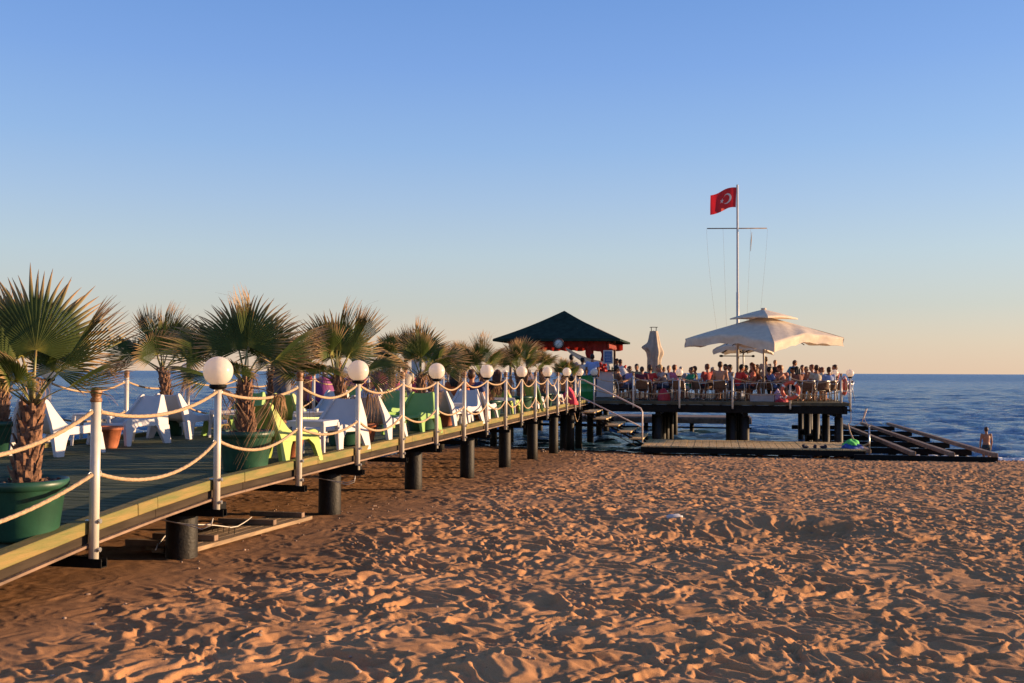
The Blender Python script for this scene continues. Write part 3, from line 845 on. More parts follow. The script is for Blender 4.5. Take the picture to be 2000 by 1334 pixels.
# ------------------------------------------------------------------ lounge chairs, tables, pots
def smooth_poly(pts, rad_steps=3, r=.03):
    out = []; n = len(pts)
    for i in range(n):
        p0, p1, p2 = Vector(pts[i - 1]), Vector(pts[i]), Vector(pts[(i + 1) % n])
        a = p0 - p1; c = p2 - p1; rr = min(r, a.length * .45, c.length * .45)
        a = p1 + a.normalized() * rr; c = p1 + c.normalized() * rr
        for k in range(rad_steps + 1):
            t = k / rad_steps
            out.append(tuple(a * (1 - t) ** 2 + p1 * 2 * t * (1 - t) + c * t * t))
    return out
def make_lounge(m):
    r = thing("lounge_chair", "", "lounge chair")
    # one moulded shell: backrest and seat as a bent, slightly dished slab with thick rounded flanks
    prof = [(-.37, .70), (-.31, .60), (-.245, .48), (-.17, .37), (-.08, .315), (.05, .305), (.20, .325), (.35, .345), (.43, .34), (.465, .30)]
    b = MB(); nv = 13; vs = []
    for side in (0, 1):
        for i, (x, z) in enumerate(prof):
            t = i / (len(prof) - 1)
            hw = .215 + .125 * min(1, t * 2.2)
            dx = prof[min(i + 1, len(prof) - 1)][0] - prof[max(i - 1, 0)][0]; dz = prof[min(i + 1, len(prof) - 1)][1] - prof[max(i - 1, 0)][1]
            L = math.hypot(dx, dz); nx, nz = dz / L, -dx / L
            for j in range(nv):
                q = j / (nv - 1) * 2 - 1
                dish = -.028 * (1 - q * q) * (1 if i not in (0,) else .6)
                off = (dish if side == 0 else dish - .022)
                vs.append(Vector((x - nx * off, q * (hw - .03), z - nz * off)))
    k = len(prof); N = k * nv
    fs = []
    for i in range(k - 1):
        for j in range(nv - 1):
            a = i * nv + j; fs.append((a, a + 1, a + nv + 1, a + nv)); a += N; fs.append((a, a + nv, a + nv + 1, a + 1))
    for i in range(k - 1):
        for j in (0, nv - 1): a = i * nv + j; fs.append((a, a + nv, a + nv + N, a + N))
    for j in range(nv - 1):
        for i in (0, k - 1): a = i * nv + j; fs.append((a, a + 1, a + 1 + N, a + N))
    b.add(vs, fs, 0, True); b.build("seat_shell", m, r)
    # flanks: a thick rounded rib that carries the back down into the rear leg
    flank = smooth_poly([(-.40, .715), (-.335, .715), (-.24, .55), (-.145, .415), (-.06, .365), (.18, .365), (.41, .385), (.48, .35), (.485, .26), (.30, .268), (.06, .262), (-.12, .26), (-.365, .262), (-.385, .45)], 3, .03)
    for sg in (-1, 1):
        b = MB()
        def tf(v, sg=sg):
            hw = .215 + .125 * max(0, min(1, (.70 - v.z) / .35))
            return Vector((v.x, sg * (hw - .028 + v.y), v.z))
        b.prism(flank, -.026, .026, 0, tf); b.build("flank", m, r)
    legs = [([(-.372, .275), (-.10, .27), (-.155, .20), (-.235, .03), (-.24, 0), (-.370, 0), (-.374, .03)], 0), ([(.24, .275), (.484, .275), (.490, .18), (.505, .0), (.420, 0), (.39, .10), (.35, .20), (.28, .25)], 1)]
    for poly, fr_ in legs:
        for sg in (-1, 1):
            b = MB()
            def tf(v, sg=sg):
                return Vector((v.x, sg * (.312 + .055 * (1 - v.z / .28) + v.y * (.75 + .25 * v.z / .28)), v.z))
            b.prism(smooth_poly(poly, 3, .02), -.030, .030, 0, tf); b.build("leg", m, r)
    return r
def shade_auto(o):
    for c in o.children:
        if c.type == 'MESH':
            c.data.polygons.foreach_set("use_smooth", [True] * len(c.data.polygons))
            md = c.modifiers.new("bevel", 'BEVEL'); md.width = .010; md.segments = 3; md.limit_method = 'ANGLE'; md.angle_limit = R(50)
            md.harden_normals = True
            try: c.data.set_sharp_from_angle(angle=R(40))
            except Exception: pass
chairs = {k: make_lounge(M[k]) for k in ('plastic', 'lime', 'green')}
for c in chairs.values(): shade_auto(c)
cused = {k: False for k in chairs}
def lounge(k, px, d, deg, label, sv=None):
    o = chairs[k]
    if cused[k]: o = copy_tree(o)
    cused[k] = True
    if sv: p = W(sv[0], sv[1], 0); s = sv[0]
    else: p = at(px, d); s, v = toW(p)
    p.z = E + zdeck(s) + .001
    o.location = p; o.rotation_euler = (0, 0, R(deg)); o["label"] = label
    o["group"] = "moulded lounge chairs on the walkway"
L = lounge
L('plastic', 108, 12.85, 72, "white lounge chair at the left edge of the photo behind the nearest palm")
L('plastic', 262, 14.75, 246, "white lounge chair facing the terracotta pot and the leftmost chair")
L('plastic', 357, 16.05, 72, "white lounge chair right of the sea-side palm pot")
L("lime", 0, 0, 70, "lime green lounge chair directly behind the large green pot", (4.18, .48))
L('green', 470, 16.8, 248, "darker green lounge chair half hidden behind the nearer palm trunk")
L('plastic', 0, 0, 251, "white lounge chair facing the lime one, just behind the second globe lamp", (6.05, .46))
L('plastic', 0, 0, 77, "white lounge chair just left of the fifth railing post", (7.72, .46))
L('green', 0, 0, 252, "green lounge chair on the edge behind the third globe lamp", (9.80, .46))
L('plastic', 640, 18.6, 250, "white lounge chair behind the small white table with cups")
L('lime', 585, 16.4, 60, "lime green chair behind the white table near the standing person")
L('plastic', 0, 0, 77, "white lounge chair beside the palm pot behind the seventh post", (11.62, .47))
L('plastic', 0, 0, 250, "white lounge chair facing the beach left of the fourth globe lamp", (13.1, .46))
L('green', 757, 19.6, 250, "green lounge chair further back between the fifth post and the palm")
L('plastic', 795, 21.8, 70, "white lounge chair far back seen over the green chair")
L('plastic', 0, 0, 77, "white lounge chair with a striped towel beside the knob post", (14.45, .46))
L('green', 1030, 27.5, 100, "small green lounge chair seen between the palms near the stairs")
L('plastic', 0, 0, 75, "white lounge chair close to the end of the walkway", (20.9, .5))
L('lime', 0, 0, 76, "lime green lounge chair between the last palms of the front row", (17.3, .5))
L('plastic', 712, 21.5, 250, "low white chair back behind the second globe lamp")
L('green', 676, 25.2, 250, "small green chair back seen beside the second globe")
L('plastic', 0, 0, 76, "last white chair before the stairs beside the pink bag", (24.6, .5))
L('plastic', 900, 21.8, 75, "white lounge chair in the second row under the guest in orange")

def make_table(m):
    r = thing("side_table", "", "side table")
    b = MB(); b.box((0, 0, .435), (.50, .50, .025), bev=.008); b.box((0, .235, .40), (.48, .025, .05)); b.box((0, -.235, .40), (.48, .025, .05)); b.box((.235, 0, .40), (.025, .44, .05)); b.box((-.235, 0, .40), (.025, .44, .05))
    b.build("table_top", m, r)
    for sx in (-1, 1):
        for sy in (-1, 1):
            q = MB(); q.box((0, 0, .2), (.055, .055, .42), bev=.008)
            q.v = [(x * (.7 + .3 * z / .42) + sx * (.232 + .02 * (1 - z / .42)), y * (.7 + .3 * z / .42) + sy * (.232 + .02 * (1 - z / .42)), z + .01 if z > .1 else z - .01 + .01) for x, y, z in q.v]
            q.build("leg", m, r)
    return r
tab0 = make_table(M['plastic']); tu = False
def table(px, d, deg, label):
    global tu
    o = copy_tree(tab0) if tu else tab0
    tu = True
    p = at(px, d); s, v = toW(p); v = max(v, .40); p = W(s, v, 0); p.z = E + zdeck(s) + .001
    o.location = p; o.rotation_euler = (0, 0, R(deg)); o["label"] = label; o["group"] = "white side tables on the walkway"
    return p
table(188, 14.6, 10, "white side table between the two white chairs at the left")
tB = table(626, 12.85, 78, "white side table between the lime chair and the white one")
tC = table(607, 15.4, 12, "white side table carrying small cups behind the lime chair")
table(450, 16.0, 30, "white side table partly hidden by the first globe lamp pole")
table(880, 20.0, 12, "white side table between the chairs behind the third palm")
table(1008, 24.3, 12, "white side table beside the reclining guests")
M['ceramic'] = mat("ceramic", (.6, .58, .55), .25)
for i, (dx, dy, lab) in enumerate(((-.12, .05, "left one of the two small cups on the white table"), (.10, -.02, "right one of the two small cups on the white table"))):
    b = MB(); b.lathe([(0, 0), (.028, 0), (.036, .05), (.032, .05), (.02, .01), (0, .01)], 14, tC + Vector((dx, dy, .449))); tag(b.build("cup", M['ceramic']), lab, "cup", "cups on the side table")

def make_clay():
    b = MB(); b.lathe([(0, .02), (.02, .0), (.105, 0), (.11, .02), (.155, .25), (.178, .25), (.18, .30), (.160, .30), (.150, .24), (.12, .10), (0, .09)], 28)
    r = thing("clay_pot", "", "clay pot"); b.build("pot_body", M['terracotta'], r)
    b = MB(); b.lathe([(0, .20), (.08, .205), (.135, .19), (0, .185)], 18); b.build("sand_fill", M['soil'], r)
    return r
clay0 = make_clay(); cu = False
for px, d, lab in ((217, 13.9, "terracotta pot standing between the two white chairs at the left"), (596, 12.3, "terracotta pot under the lime green chair"), (768, 14.9, "terracotta pot behind the white chair in profile"), (915, 19.4, "terracotta pot between the legs of the white chairs near the fourth globe lamp"), (978, 22.2, "terracotta pot behind the striped towel"), (1010, 26.4, "last terracotta pot towards the stairs")):
    o = copy_tree(clay0) if cu else clay0
    cu = True
    p = at(px, d); s, v = toW(p); p = W(s, max(v, .45), 0); p.z = E + zdeck(s) + .001; o.location = p; o["label"] = lab; o["group"] = "clay ash pots on the walkway"

# ------------------------------------------------------------------ potted fan palms
def leaf_material():
    m = bpy.data.materials.new("palm_leaf"); m.use_nodes = True
    n = m.node_tree.nodes; l = m.node_tree.links; b = n["Principled BSDF"]
    at_ = n.new("ShaderNodeAttribute"); at_.attribute_name = "tip"
    oi = n.new("ShaderNodeObjectInfo")
    rp = n.new("ShaderNodeValToRGB"); e = rp.color_ramp.elements
    for q in ((0, (.30, .27, .05)), (.16, (.075, .105, .022)), (.54, (.085, .115, .028)), (.68, (.27, .21, .08)), (.82, (.50, .32, .15)), (1, (.46, .26, .12))):
        if q[0] in (0, 1): el = e[0] if q[0] == 0 else e[-1]
        else: el = e.new(q[0])
        el.position = q[0]; el.color = (*q[1], 1)
    l.new(at_.outputs["Fac"], rp.inputs[0])
    nz = n.new("ShaderNodeTexNoise"); nz.inputs["Scale"].default_value = 7; tc = n.new("ShaderNodeTexCoord"); l.new(tc.outputs["Object"], nz.inputs[0])
    hsv = n.new("ShaderNodeHueSaturation"); l.new(rp.outputs[0], hsv.inputs["Color"])
    mr = n.new("ShaderNodeMapRange"); mr.inputs["To Min"].default_value = .6; mr.inputs["To Max"].default_value = 1.5; l.new(nz.outputs[0], mr.inputs[0]); l.new(mr.outputs[0], hsv.inputs["Value"])
    l.new(hsv.outputs[0], b.inputs["Base Color"]); b.inputs["Roughness"].default_value = .6; b.inputs["Specular IOR Level"].default_value = .25
    t = n.new("ShaderNodeBsdfTranslucent"); l.new(hsv.outputs[0], t.inputs[0])
    mx = n.new("ShaderNodeMixShader"); mx.inputs[0].default_value = .4
    l.new(b.outputs[0], mx.inputs[1]); l.new(t.outputs[0], mx.inputs[2]); l.new(mx.outputs[0], n["Material Output"].inputs[0])
    return m
M['leaf'] = leaf_material()
M['deadleaf'] = mat("dead_palm_leaf", (.30, .17, .085), .8, .45, 9, trans=.2)
M['petiole'] = mat("petiole", (.20, .20, .05), .5, .4, 10, col2=(.24, .13, .05))
M['trunk'] = mat("palm_trunk", (.26, .13, .07), .9, .6, 22, .6, 40, col2=(.10, .05, .03))

def frond_mesh(seed, R0=.62, half=100, nseg=40, droop=.25, fold=.35, dead=False, pet=.42, split=.55):
    """petiole along +X from the origin, blade spreading in the XY plane beyond it"""
    rr = random.Random(seed); b = MB(); tip = []
    # petiole, slightly bowed, with saw teeth
    pp = [Vector((pet * t, 0, .05 * math.sin(t * 2.2))) for t in (0, .25, .5, .75, 1.0)]
    b.tube(pp, [.019, .014, .011, .009, .008], 6, mi=1, sq=(.6, 1.2), up=(0, 0, 1)); tip += [0.0] * len(b.v)
    h = Vector(pp[-1])
    rings = [.0, .10, .25, .42, split, .68, .80, .90, 1.0]
    for i in range(nseg):
        u = (i + .5) / nseg * 2 - 1
        a0 = math.radians(half) * u; da = math.radians(half) / nseg
        Lr = R0 * (.70 + .30 * math.cos(a0 * .8)) * rr.uniform(.90, 1.06)
        dr = droop * rr.uniform(.6, 1.7); sw = rr.uniform(-.10, .10)
        curl = rr.uniform(-.5, .5) if dead else 0
        vs = []; tt_ = []
        for q in rings:
            r = q * Lr
            hw = r * da
            if q > split: hw = split * Lr * da * max(.03, (1 - (q - split) / (1 - split)) ** .8)
            hw = max(hw, .0007)
            aa = a0 + sw * max(0, q - split) * 1.4 + curl * q * q
            z = -fold * R0 * .35 * (abs(u) ** 1.6) * math.sin(min(1, q * 1.2) * 1.4) + .10 * R0 * math.sin(q * 2.4) * (1 - abs(u))
            dd = max(0, q - split * .8); z -= dr * R0 * dd ** 1.8 * 2.2
            c, s_ = math.cos(aa), math.sin(aa)
            sh = 1 - .35 * dr * dd
            x, y = r * sh * c, r * sh * s_
            pl = min(.5 * hw, .014)
            vs += [h + Vector((x + s_ * hw, y - c * hw, z - pl)), h + Vector((x, y, z + pl)), h + Vector((x - s_ * hw, y + c * hw, z - pl))]
            tj = q * rr.uniform(.93, 1.05); tt_ += [tj] * 3
        fs = []
        for k in range(len(rings) - 1):
            o_ = k * 3
            fs += [(o_, o_ + 3, o_ + 4, o_ + 1), (o_ + 1, o_ + 4, o_ + 5, o_ + 2)]
        b.add(vs, fs, 0, True); tip += tt_
        # a few loose threads
        if rr.random() < .45:
            k0 = h + Vector((split * Lr * math.cos(a0 + da), split * Lr * math.sin(a0 + da), -fold * R0 * .3 * abs(u) ** 1.6))
            L2 = rr.uniform(.08, .26); dx, dy = math.cos(a0) * rr.uniform(.1, 1), math.sin(a0) * rr.uniform(.1, 1)
            prev = [k0 + Vector((dx * L2 * t, dy * L2 * t, -L2 * 1.1 * t * t + .03 * math.sin(t * 6 + seed))) for t in (0, .35, .7, 1)]
            vs = []
            for p in prev: vs += [p + Vector((0, .0012, .001)), p - Vector((0, .0012, .001))]
            b.add(vs, [(2 * k, 2 * k + 1, 2 * k + 3, 2 * k + 2) for k in range(3)], 0, True); tip += [.97] * len(vs)
    me = b.mesh("frond", [M['deadleaf'] if dead else M['leaf'], M['deadleaf'] if dead else M['petiole']])
    at_ = me.attributes.new("tip", 'FLOAT', 'POINT'); at_.data.foreach_set("value", [min(1, max(0, t)) for t in tip])
    return me
FR = {'open': [frond_mesh(i, .66, 112, 46, .12, .22, split=.58) for i in range(4)],
      'half': [frond_mesh(10 + i, .66, 70, 36, .17, .5, split=.60) for i in range(4)],
      'blade': [frond_mesh(40 + i, .70, 38, 28, .10, .75, split=.66, pet=.40) for i in range(3)],
      'spear': [frond_mesh(20 + i, .72, 20, 24, .10, .5, split=.72, pet=.35) for i in range(3)],
      'dead': [frond_mesh(30 + i, .50, 80, 30, 1.1, 1.3, True, split=.35) for i in range(3)]}
def trunk_mesh(seed, h, r0=.098, r1=.062, lean=(.0, .0)):
    rr = random.Random(seed); b = MB()
    n = 9; pts = [Vector((lean[0] * (t / n) ** 1.4, lean[1] * (t / n) ** 1.4, h * t / n)) for t in range(n + 1)]
    rad = [r0 * 1.18 if t == 0 else (r0 + (r1 - r0) * (t / n) ** .7) for t in range(n + 1)]
    b.tube(pts, rad, 14, up=(1, 0, 0))
    # old leaf bases in a spiral
    k = int(h / .55 * 62)
    for i in range(k):
        t = (i + .5) / k; z = h * t; a = i * 2.399; rr0 = r0 + (r1 - r0) * t ** .7
        c = Vector((lean[0] * t ** 1.4, lean[1] * t ** 1.4, z))
        o = Vector((math.cos(a), math.sin(a), 0)); s_ = Vector((-o.y, o.x, 0)); w_ = rr.uniform(.022, .042); L_ = rr.uniform(.05, .09); out = rr.uniform(.012, .05)
        base = c + o * (rr0 * .93)
        top = base + o * out + Vector((0, 0, L_))
        vs = [base + s_ * w_ - Vector((0, 0, .02)), base - s_ * w_ - Vector((0, 0, .02)), top - s_ * w_ * .5, top + s_ * w_ * .5,
              base + o * .018 + Vector((0, 0, -.02)), top + o * .012]
        b.add(vs, [(0, 1, 4), (1, 2, 5, 4), (0, 4, 5, 3), (2, 3, 5), (0, 3, 2, 1)])
    return b.mesh("trunk", M['trunk'])
def pot_mesh(R_=.29, H=.43):
    b = MB(); b.lathe([(0, .0), (R_ * .78, 0), (R_ * .80, .015), (R_ * .95, H - .07), (R_ * .96, H - .065), (R_ * 1.03, H - .06), (R_ * 1.05, H - .03), (R_ * 1.04, H), (R_ * .985, H + .004), (R_ * .96, H - .01), (R_ * .93, H - .09), (0, H - .09)], 48)
    return b.mesh("pot", M['potgreen'])
def mulch_mesh(seed, R_=.27, z=.36, n=70):
    rr = random.Random(seed); b = MB(); b.lathe([(0, z + .035), (R_ * .5, z + .028), (R_ * .98, z), (R_ * .98, z - .02), (0, z - .02)], 20)
    for i in range(n):
        a = rr.uniform(0, 6.28); q = R_ * .9 * math.sqrt(rr.random()); c = Vector((q * math.cos(a), q * math.sin(a), z + .03))
        s_ = rr.uniform(.012, .03)
        b.ball(c + Vector((0, 0, rr.uniform(0, .03))), s_, 6, 4, sc=(1.5, .8, .6), rot=Matrix.Rotation(rr.uniform(0, 6), 3, 'Z') @ Matrix.Rotation(rr.uniform(-.8, .8), 3, 'X'))
    return b.mesh("mulch", M['soil'])
POT = pot_mesh(); MUL = [mulch_mesh(i) for i in range(3)]
def frond(parent, kind, base, az, el, roll=0.0, sc=1.0, var=0, label=None):
    o = link("frond", FR[kind][var % len(FR[kind])], parent)
    o.rotation_mode = 'QUATERNION'
    o.location = base
    o.rotation_quaternion = Quaternion((0, 0, 1), R(az)) @ Quaternion((0, 1, 0), R(-el)) @ Quaternion((1, 0, 0), R(roll))
    o.scale = (sc, sc, sc)
    return o
def palm(px, d, label, hgt=.60, lean=(0, 0), fronds=None, seed=0, size=1.0, nf=11, ndead=6, vw=None):
    if vw: p = W(*vw, 0)
    else: p = at(px, d)
    s, v = toW(p); p.z = E + zdeck(s) + .002
    rr = random.Random(seed + 100)
    t = thing("potted_palm", label, "potted palm", p, 0, "potted fan palms along the walkway")
    po_ = link("pot", POT, t)
    link("mulch", MUL[seed % 3], po_)
    tr = link("trunk", trunk_mesh(seed, hgt, lean=lean), t); tr.location = (0, 0, .35)
    top = Vector((lean[0], lean[1], .35 + hgt - .03))
    if fronds:
        for i, f in enumerate(fronds): frond(t, f[0], top + Vector((0, 0, .02)), f[1], f[2], f[3] if len(f) > 3 else 0, (f[4] if len(f) > 4 else 1) * size, i)
        nf = max(0, nf - len(fronds))
    for i in range(nf):
        q = i / max(1, nf - 1)
        az = i * 137.5 + rr.uniform(-20, 20); el = 84 - 58 * q + rr.uniform(-10, 10)
        kind = 'spear' if q < .12 else ('open' if rr.random() < .62 else rr.choice(['half', 'blade']))
        frond(t, kind, top + Vector((math.cos(R(az)) * .03, math.sin(R(az)) * .03, .03 - .05 * q)), az, el, rr.uniform(-35, 35), size * rr.uniform(.74, 1.05), rr.randrange(9))
    for i in range(ndead):
        az = i * 360 / ndead + rr.uniform(-30, 30)
        frond(t, 'dead', top + Vector((math.cos(R(az)) * .05, math.sin(R(az)) * .05, -.02)), az, rr.uniform(-50, 5), rr.uniform(-40, 40), size * rr.uniform(.55, .85), rr.randrange(9))
    return t
# the azimuths: 0 = to the right, 90 = away from the camera, 270 = towards it
palm(54, 7.45, "nearest potted fan palm, cut by the left edge of the photo", .62, (.02, .05), [
    ('open', 105, 76, 6, 1.08), ('open', 150, 66, -10, 1.0), ('spear', 2, 50, 75, 1.0), ('blade', 3, 24, 12, .78), ('open', 62, 52, 10, .8), ('open', 250, 45, 0, .6),
    ('open', 175, 50, 10, .95), ('half', 190, 25, 20, .9), ('open', 215, 35, 0, .8), ('half', 245, 40, -20, .7)], 1, size=.95, nf=10, ndead=0)
palm(482, 10.95, "large potted fan palm behind the first globe lamp", .60, (-.03, .03), [
    ('open', 82, 72, 0, 1.0), ('open', 128, 62, -5, 1.0), ('spear', 122, 78, 80, 1.05), ('blade', 0, 33, 12, 1.05), ('blade', 178, 32, -12, 1.0), ('half', 165, 42, -25, 1.0), ('half', 30, 35, 20, .9),
    ('open', 50, 52, 15, .95), ('half', 200, 8, -15, .85), ('open', 262, 25, 0, .55)], 2, nf=9, ndead=3)
palm(330, 16.6, "potted fan palm by the sea-side railing between white chairs", .72, (-.10, 0), [('spear', 150, 66, -60, 1.0), ('open', 60, 62, 0, .95), ('half', 178, 24, -40, 1.0), ('open', 20, 30, 30, .95), ('open', 120, 50, 0, .9)], 3, size=1.12, nf=10, ndead=1)
palm(4, 12.75, "potted fan palm by the sea-side railing at the left edge of the photo", .77, (.02, 0), None, 4, nf=10, ndead=1)
palm(0, 0, "potted fan palm leaning left right of the second globe lamp", .62, (-.14, -.02), [('spear', 30, 60, 60, 1.05), ('open', 100, 64, 0, .98), ('open', 250, 12, 0, .8), ('half', 180, 25, -45, 1.0), ('half', 8, 10, 40, .95)], 5, size=1.08, nf=10, ndead=2, vw=(6.95, .62))
palm(0, 0, "potted fan palm leaning left behind the third globe lamp", .64, (-.04, 0), [('open', 85, 66, 0, 1.0), ('half', 10, 25, 50, .95), ('spear', 140, 62, -50, 1.0), ('open', 200, 30, 0, .9)], 6, nf=10, ndead=2, vw=(10.62, .55))
palm(956, 22.7, "potted fan palm behind the fourth globe lamp", .66, (-.20, 0), None, 7, nf=10, ndead=3)
palm(1019, 26.5, "potted fan palm in front of the bar roof's left end", .72, (-.12, 0), None, 8, nf=10, ndead=3)
palm(1062, 30.4, "second to last potted palm before the stairs, below the clock", .80, (-.08, 0), None, 9, nf=11, ndead=6, size=.82)
palm(1101, 33.6, "last potted palm of the front row beside the bar", .58, (0, 0), None, 10, nf=10, ndead=5, size=.72)
palm(531, 20.4, "potted palm of the sea-side row behind the standing person", .70, (0, 0), None, 11, nf=9, ndead=2, size=.85)
palm(664, 24.2, "dark potted palm of the sea-side row left of the second globe", .92, (-.04, 0), [('half', 175, 30, -40, 1.0)], 12, nf=9, ndead=2)
palm(766, 28.0, "potted palm of the sea-side row behind the fifth post", 1.0, (0, 0), None, 13, nf=9, ndead=3)
palm(842, 31.9, "potted palm of the sea-side row in front of the closed parasols", .9, (0, 0), None, 14, nf=9, ndead=3)
palm(900, 35.8, "last potted palm of the sea-side row", .85, (0, 0), None, 15, nf=12, ndead=6)
# ------------------------------------------------------------------ the beach bar
rnd = random.Random(31)
def PT(px, d, z): return at(px, d, z)
c0 = Vector((1.85, 42.6, 0)) + U * 2.55      # centre of the roof
cs, cv = toW(c0)
bar_ = thing("beach_bar", "open beach bar under a dark green hipped roof with red drapes", "beach bar", (0, 0, 0))
hs, hv = 2.5, 2.72
zE, zA = 1.40, 2.74
corn = [(cs - hs, cv + hv), (cs - hs, cv - hv), (cs + hs, cv - hv), (cs + hs, cv + hv)]
b = MB()
n = 14
def roofpt(i, t, q):
    a, c = corn[i], corn[(i + 1) % 4]
    s = a[0] + (c[0] - a[0]) * q; v = a[1] + (c[1] - a[1]) * q
    s = s + (cs - s) * t; v = v + (cv - v) * t
    z = zE + (zA - zE) * (t - .05 * math.sin(t * math.pi))
    return W(s, v, z)
for i in range(4):
    vs = [roofpt(i, t / 10, q / n) for t in range(11) for q in range(n + 1)]
    b.add(vs, [(t * (n + 1) + q, t * (n + 1) + q + 1, (t + 1) * (n + 1) + q + 1, (t + 1) * (n + 1) + q) for t in range(10) for q in range(n)])
roof = b.build("roof", M['roof'], bar_)
md = roof.modifiers.new("thick", 'SOLIDIFY'); md.thickness = .03; md.offset = -1
b = MB()
for i in range(4): b.bar(W(*corn[i], zE - .035), W(*corn[(i + 1) % 4], zE - .035), .05, .09)
b.build("eave_board", M['roof'], bar_)
b = MB()
for i in range(4):
    b.bar(W(corn[i][0] * .97 + cs * .03, corn[i][1] * .97 + cv * .03, zE - .05), W(cs, cv, zA - .12), .06, .08)
    for q in (.25, .5, .75):
        a, c = corn[i], corn[(i + 1) % 4]
        s = a[0] + (c[0] - a[0]) * q; v = a[1] + (c[1] - a[1]) * q
        b.bar(W(s, v, zE - .05), W(s + (cs - s) * (1 - abs(2 * q - 1)) * .95, v + (cv - v) * (1 - abs(2 * q - 1)) * .95, zE - .05 + (zA - zE) * .92 * (1 - abs(2 * q - 1)) ), .04, .06)
b.build("rafters", M['weather'], bar_)
for i, (s, v) in enumerate(corn):
    q = MB(); s = s + (cs - s) * .22; v = v + (cv - v) * .24
    q.bar(W(s, v, DZ), W(s, v, zE + .1), .10, .10, up=U); q.build("column", M['weather'], bar_)
# drapes: a gathered valance on the two visible sides and swags at the corner columns
def valance(a, c, ztop, drop, label, nn=90, amp=.05, scal=5, seedk=0):
    b = MB(); vs = []; rows = 7
    d = (c - a); L = d.length; nrm = Vector((d.y, -d.x, 0)).normalized()
    for r in range(rows):
        t = r / (rows - 1)
        for i in range(nn + 1):
            u = i / nn
            dp = drop(u)
            p = a + d * u + nrm * (amp * (.35 + t) * math.sin(u * L * 17 + math.sin(u * 23 + seedk)))
            vs.append(Vector((p.x, p.y, E + ztop - dp * t)))
    b.add(vs, [(r * (nn + 1) + i, r * (nn + 1) + i + 1, (r + 1) * (nn + 1) + i + 1, (r + 1) * (nn + 1) + i) for r in range(rows - 1) for i in range(nn)], 0, True)
    return b.build("valance", M['drape'], bar_)
fr0 = W(cs - hs + .38, cv + hv - .6); fr1 = W(cs - hs + .38, cv - hv + .62)
valance(fr0, fr1, zE - .08, lambda u: .22 + .05 * abs(math.sin(u * 30)) + .30 * max(0, (u - .72) / .28) ** 1.5, "")
sr1 = W(cs + hs - .5, cv - hv + .60)
valance(W(cs - hs + .42, cv - hv + .60), sr1, zE - .08, lambda u: .22 + .05 * abs(math.sin(u * 26)), "", seedk=2)
valance(W(cs + hs - .14, cv - hv + .3), W(cs + hs - .14, cv + hv - .3), zE - .08, lambda u: .28 + .05 * abs(math.sin(u * 26)), "", seedk=4)
def drape_col(s, v, label, tall=1.15, seed=0):
    b = MB(); n = 30; rows = 14; vs = []
    for r in range(rows + 1):
        t = r / rows
        rad = .19 - .10 * math.sin(min(1, t * 1.6) * math.pi * .5) + .05 * math.sin(t * 7 + seed) ** 2
        for j in range(n):
            th = 2 * math.pi * j / n
            q = rad * (1 + .18 * math.sin(7 * th + seed + 2 * t))
            p = W(s, v, zE - .12 - tall * t); vs.append(p + Vector((q * math.cos(th), q * math.sin(th), 0)))
    b.add(vs, [(r * n + j, r * n + (j + 1) % n, (r + 1) * n + (j + 1) % n, (r + 1) * n + j) for r in range(rows) for j in range(n)], 0, True)
    return b.build("drape", M['drape'], bar_)
drape_col(cs - hs + .58, cv - hv + .72, "")
drape_col(cs - hs + .55, cv - hv + 1.35, "", 1.2, 2)
# looped swag from the right corner inwards
b = MB(); nn = 40; vs = []
a_ = W(cs - hs + .12, cv - hv + 2.3, zE - .35); c_ = W(cs - hs + .2, cv - hv + .3, zE - .95)
for r in range(6):
    t = r / 5
    for i in range(nn + 1):
        u = i / nn; p = a_.lerp(c_, u) + Vector((0, 0, -.16 * math.sin(math.pi * u) - .26 * t * math.sin(math.pi * (.12 + .8 * u)))) - U * (.03 * math.sin(r * 2.1 + u * 3))
        vs.append(p)
b.add(vs, [(r * (nn + 1) + i, r * (nn + 1) + i + 1, (r + 1) * (nn + 1) + i + 1, (r + 1) * (nn + 1) + i) for r in range(5) for i in range(nn)], 0, True)
b.build("swag", M['canvas'], bar_)
# clock under the eave
p = at(1091, 42.2, 1.20); cl = thing("wall_clock", "round white wall clock hanging under the bar roof's front edge", "clock", p, AX - math.pi / 2)
rx = Matrix.Rotation(math.pi / 2, 3, 'X')
M['clockface'] = mat("clock_face", (.62, .64, .60), .5)
M['darkred'] = mat("dark_wood", (.06, .02, .015), .5)
b = MB(); b.lathe([(0, 0), (.185, 0), (.185, .02), (0, .02)], 40, rot=rx); cf = b.build("face", M['clockface'], cl)
b = MB(); b.lathe([(.183, -.01), (.228, -.01), (.232, .02), (.215, .05), (.186, .045), (.183, -.01)], 40, rot=rx, caps=False); b.build("rim", M['darkred'], cl)
for a, L_, w_ in ((R(235), .10, .016), (R(35), .15, .010)):
    b = MB(); b.box((math.cos(a) * L_ / 2, -.026, math.sin(a) * L_ / 2), (L_, .004, w_), Matrix.Rotation(-a, 3, 'Y')); b.build("hand", M['black'], cf)
for k in range(12):
    b = MB(); a = k * math.pi / 6; b.box((math.cos(a) * .155, -.0225, math.sin(a) * .155), (.03, .003, .011), Matrix.Rotation(-a, 3, 'Y')); b.build("hour_mark", M['black'], cf)
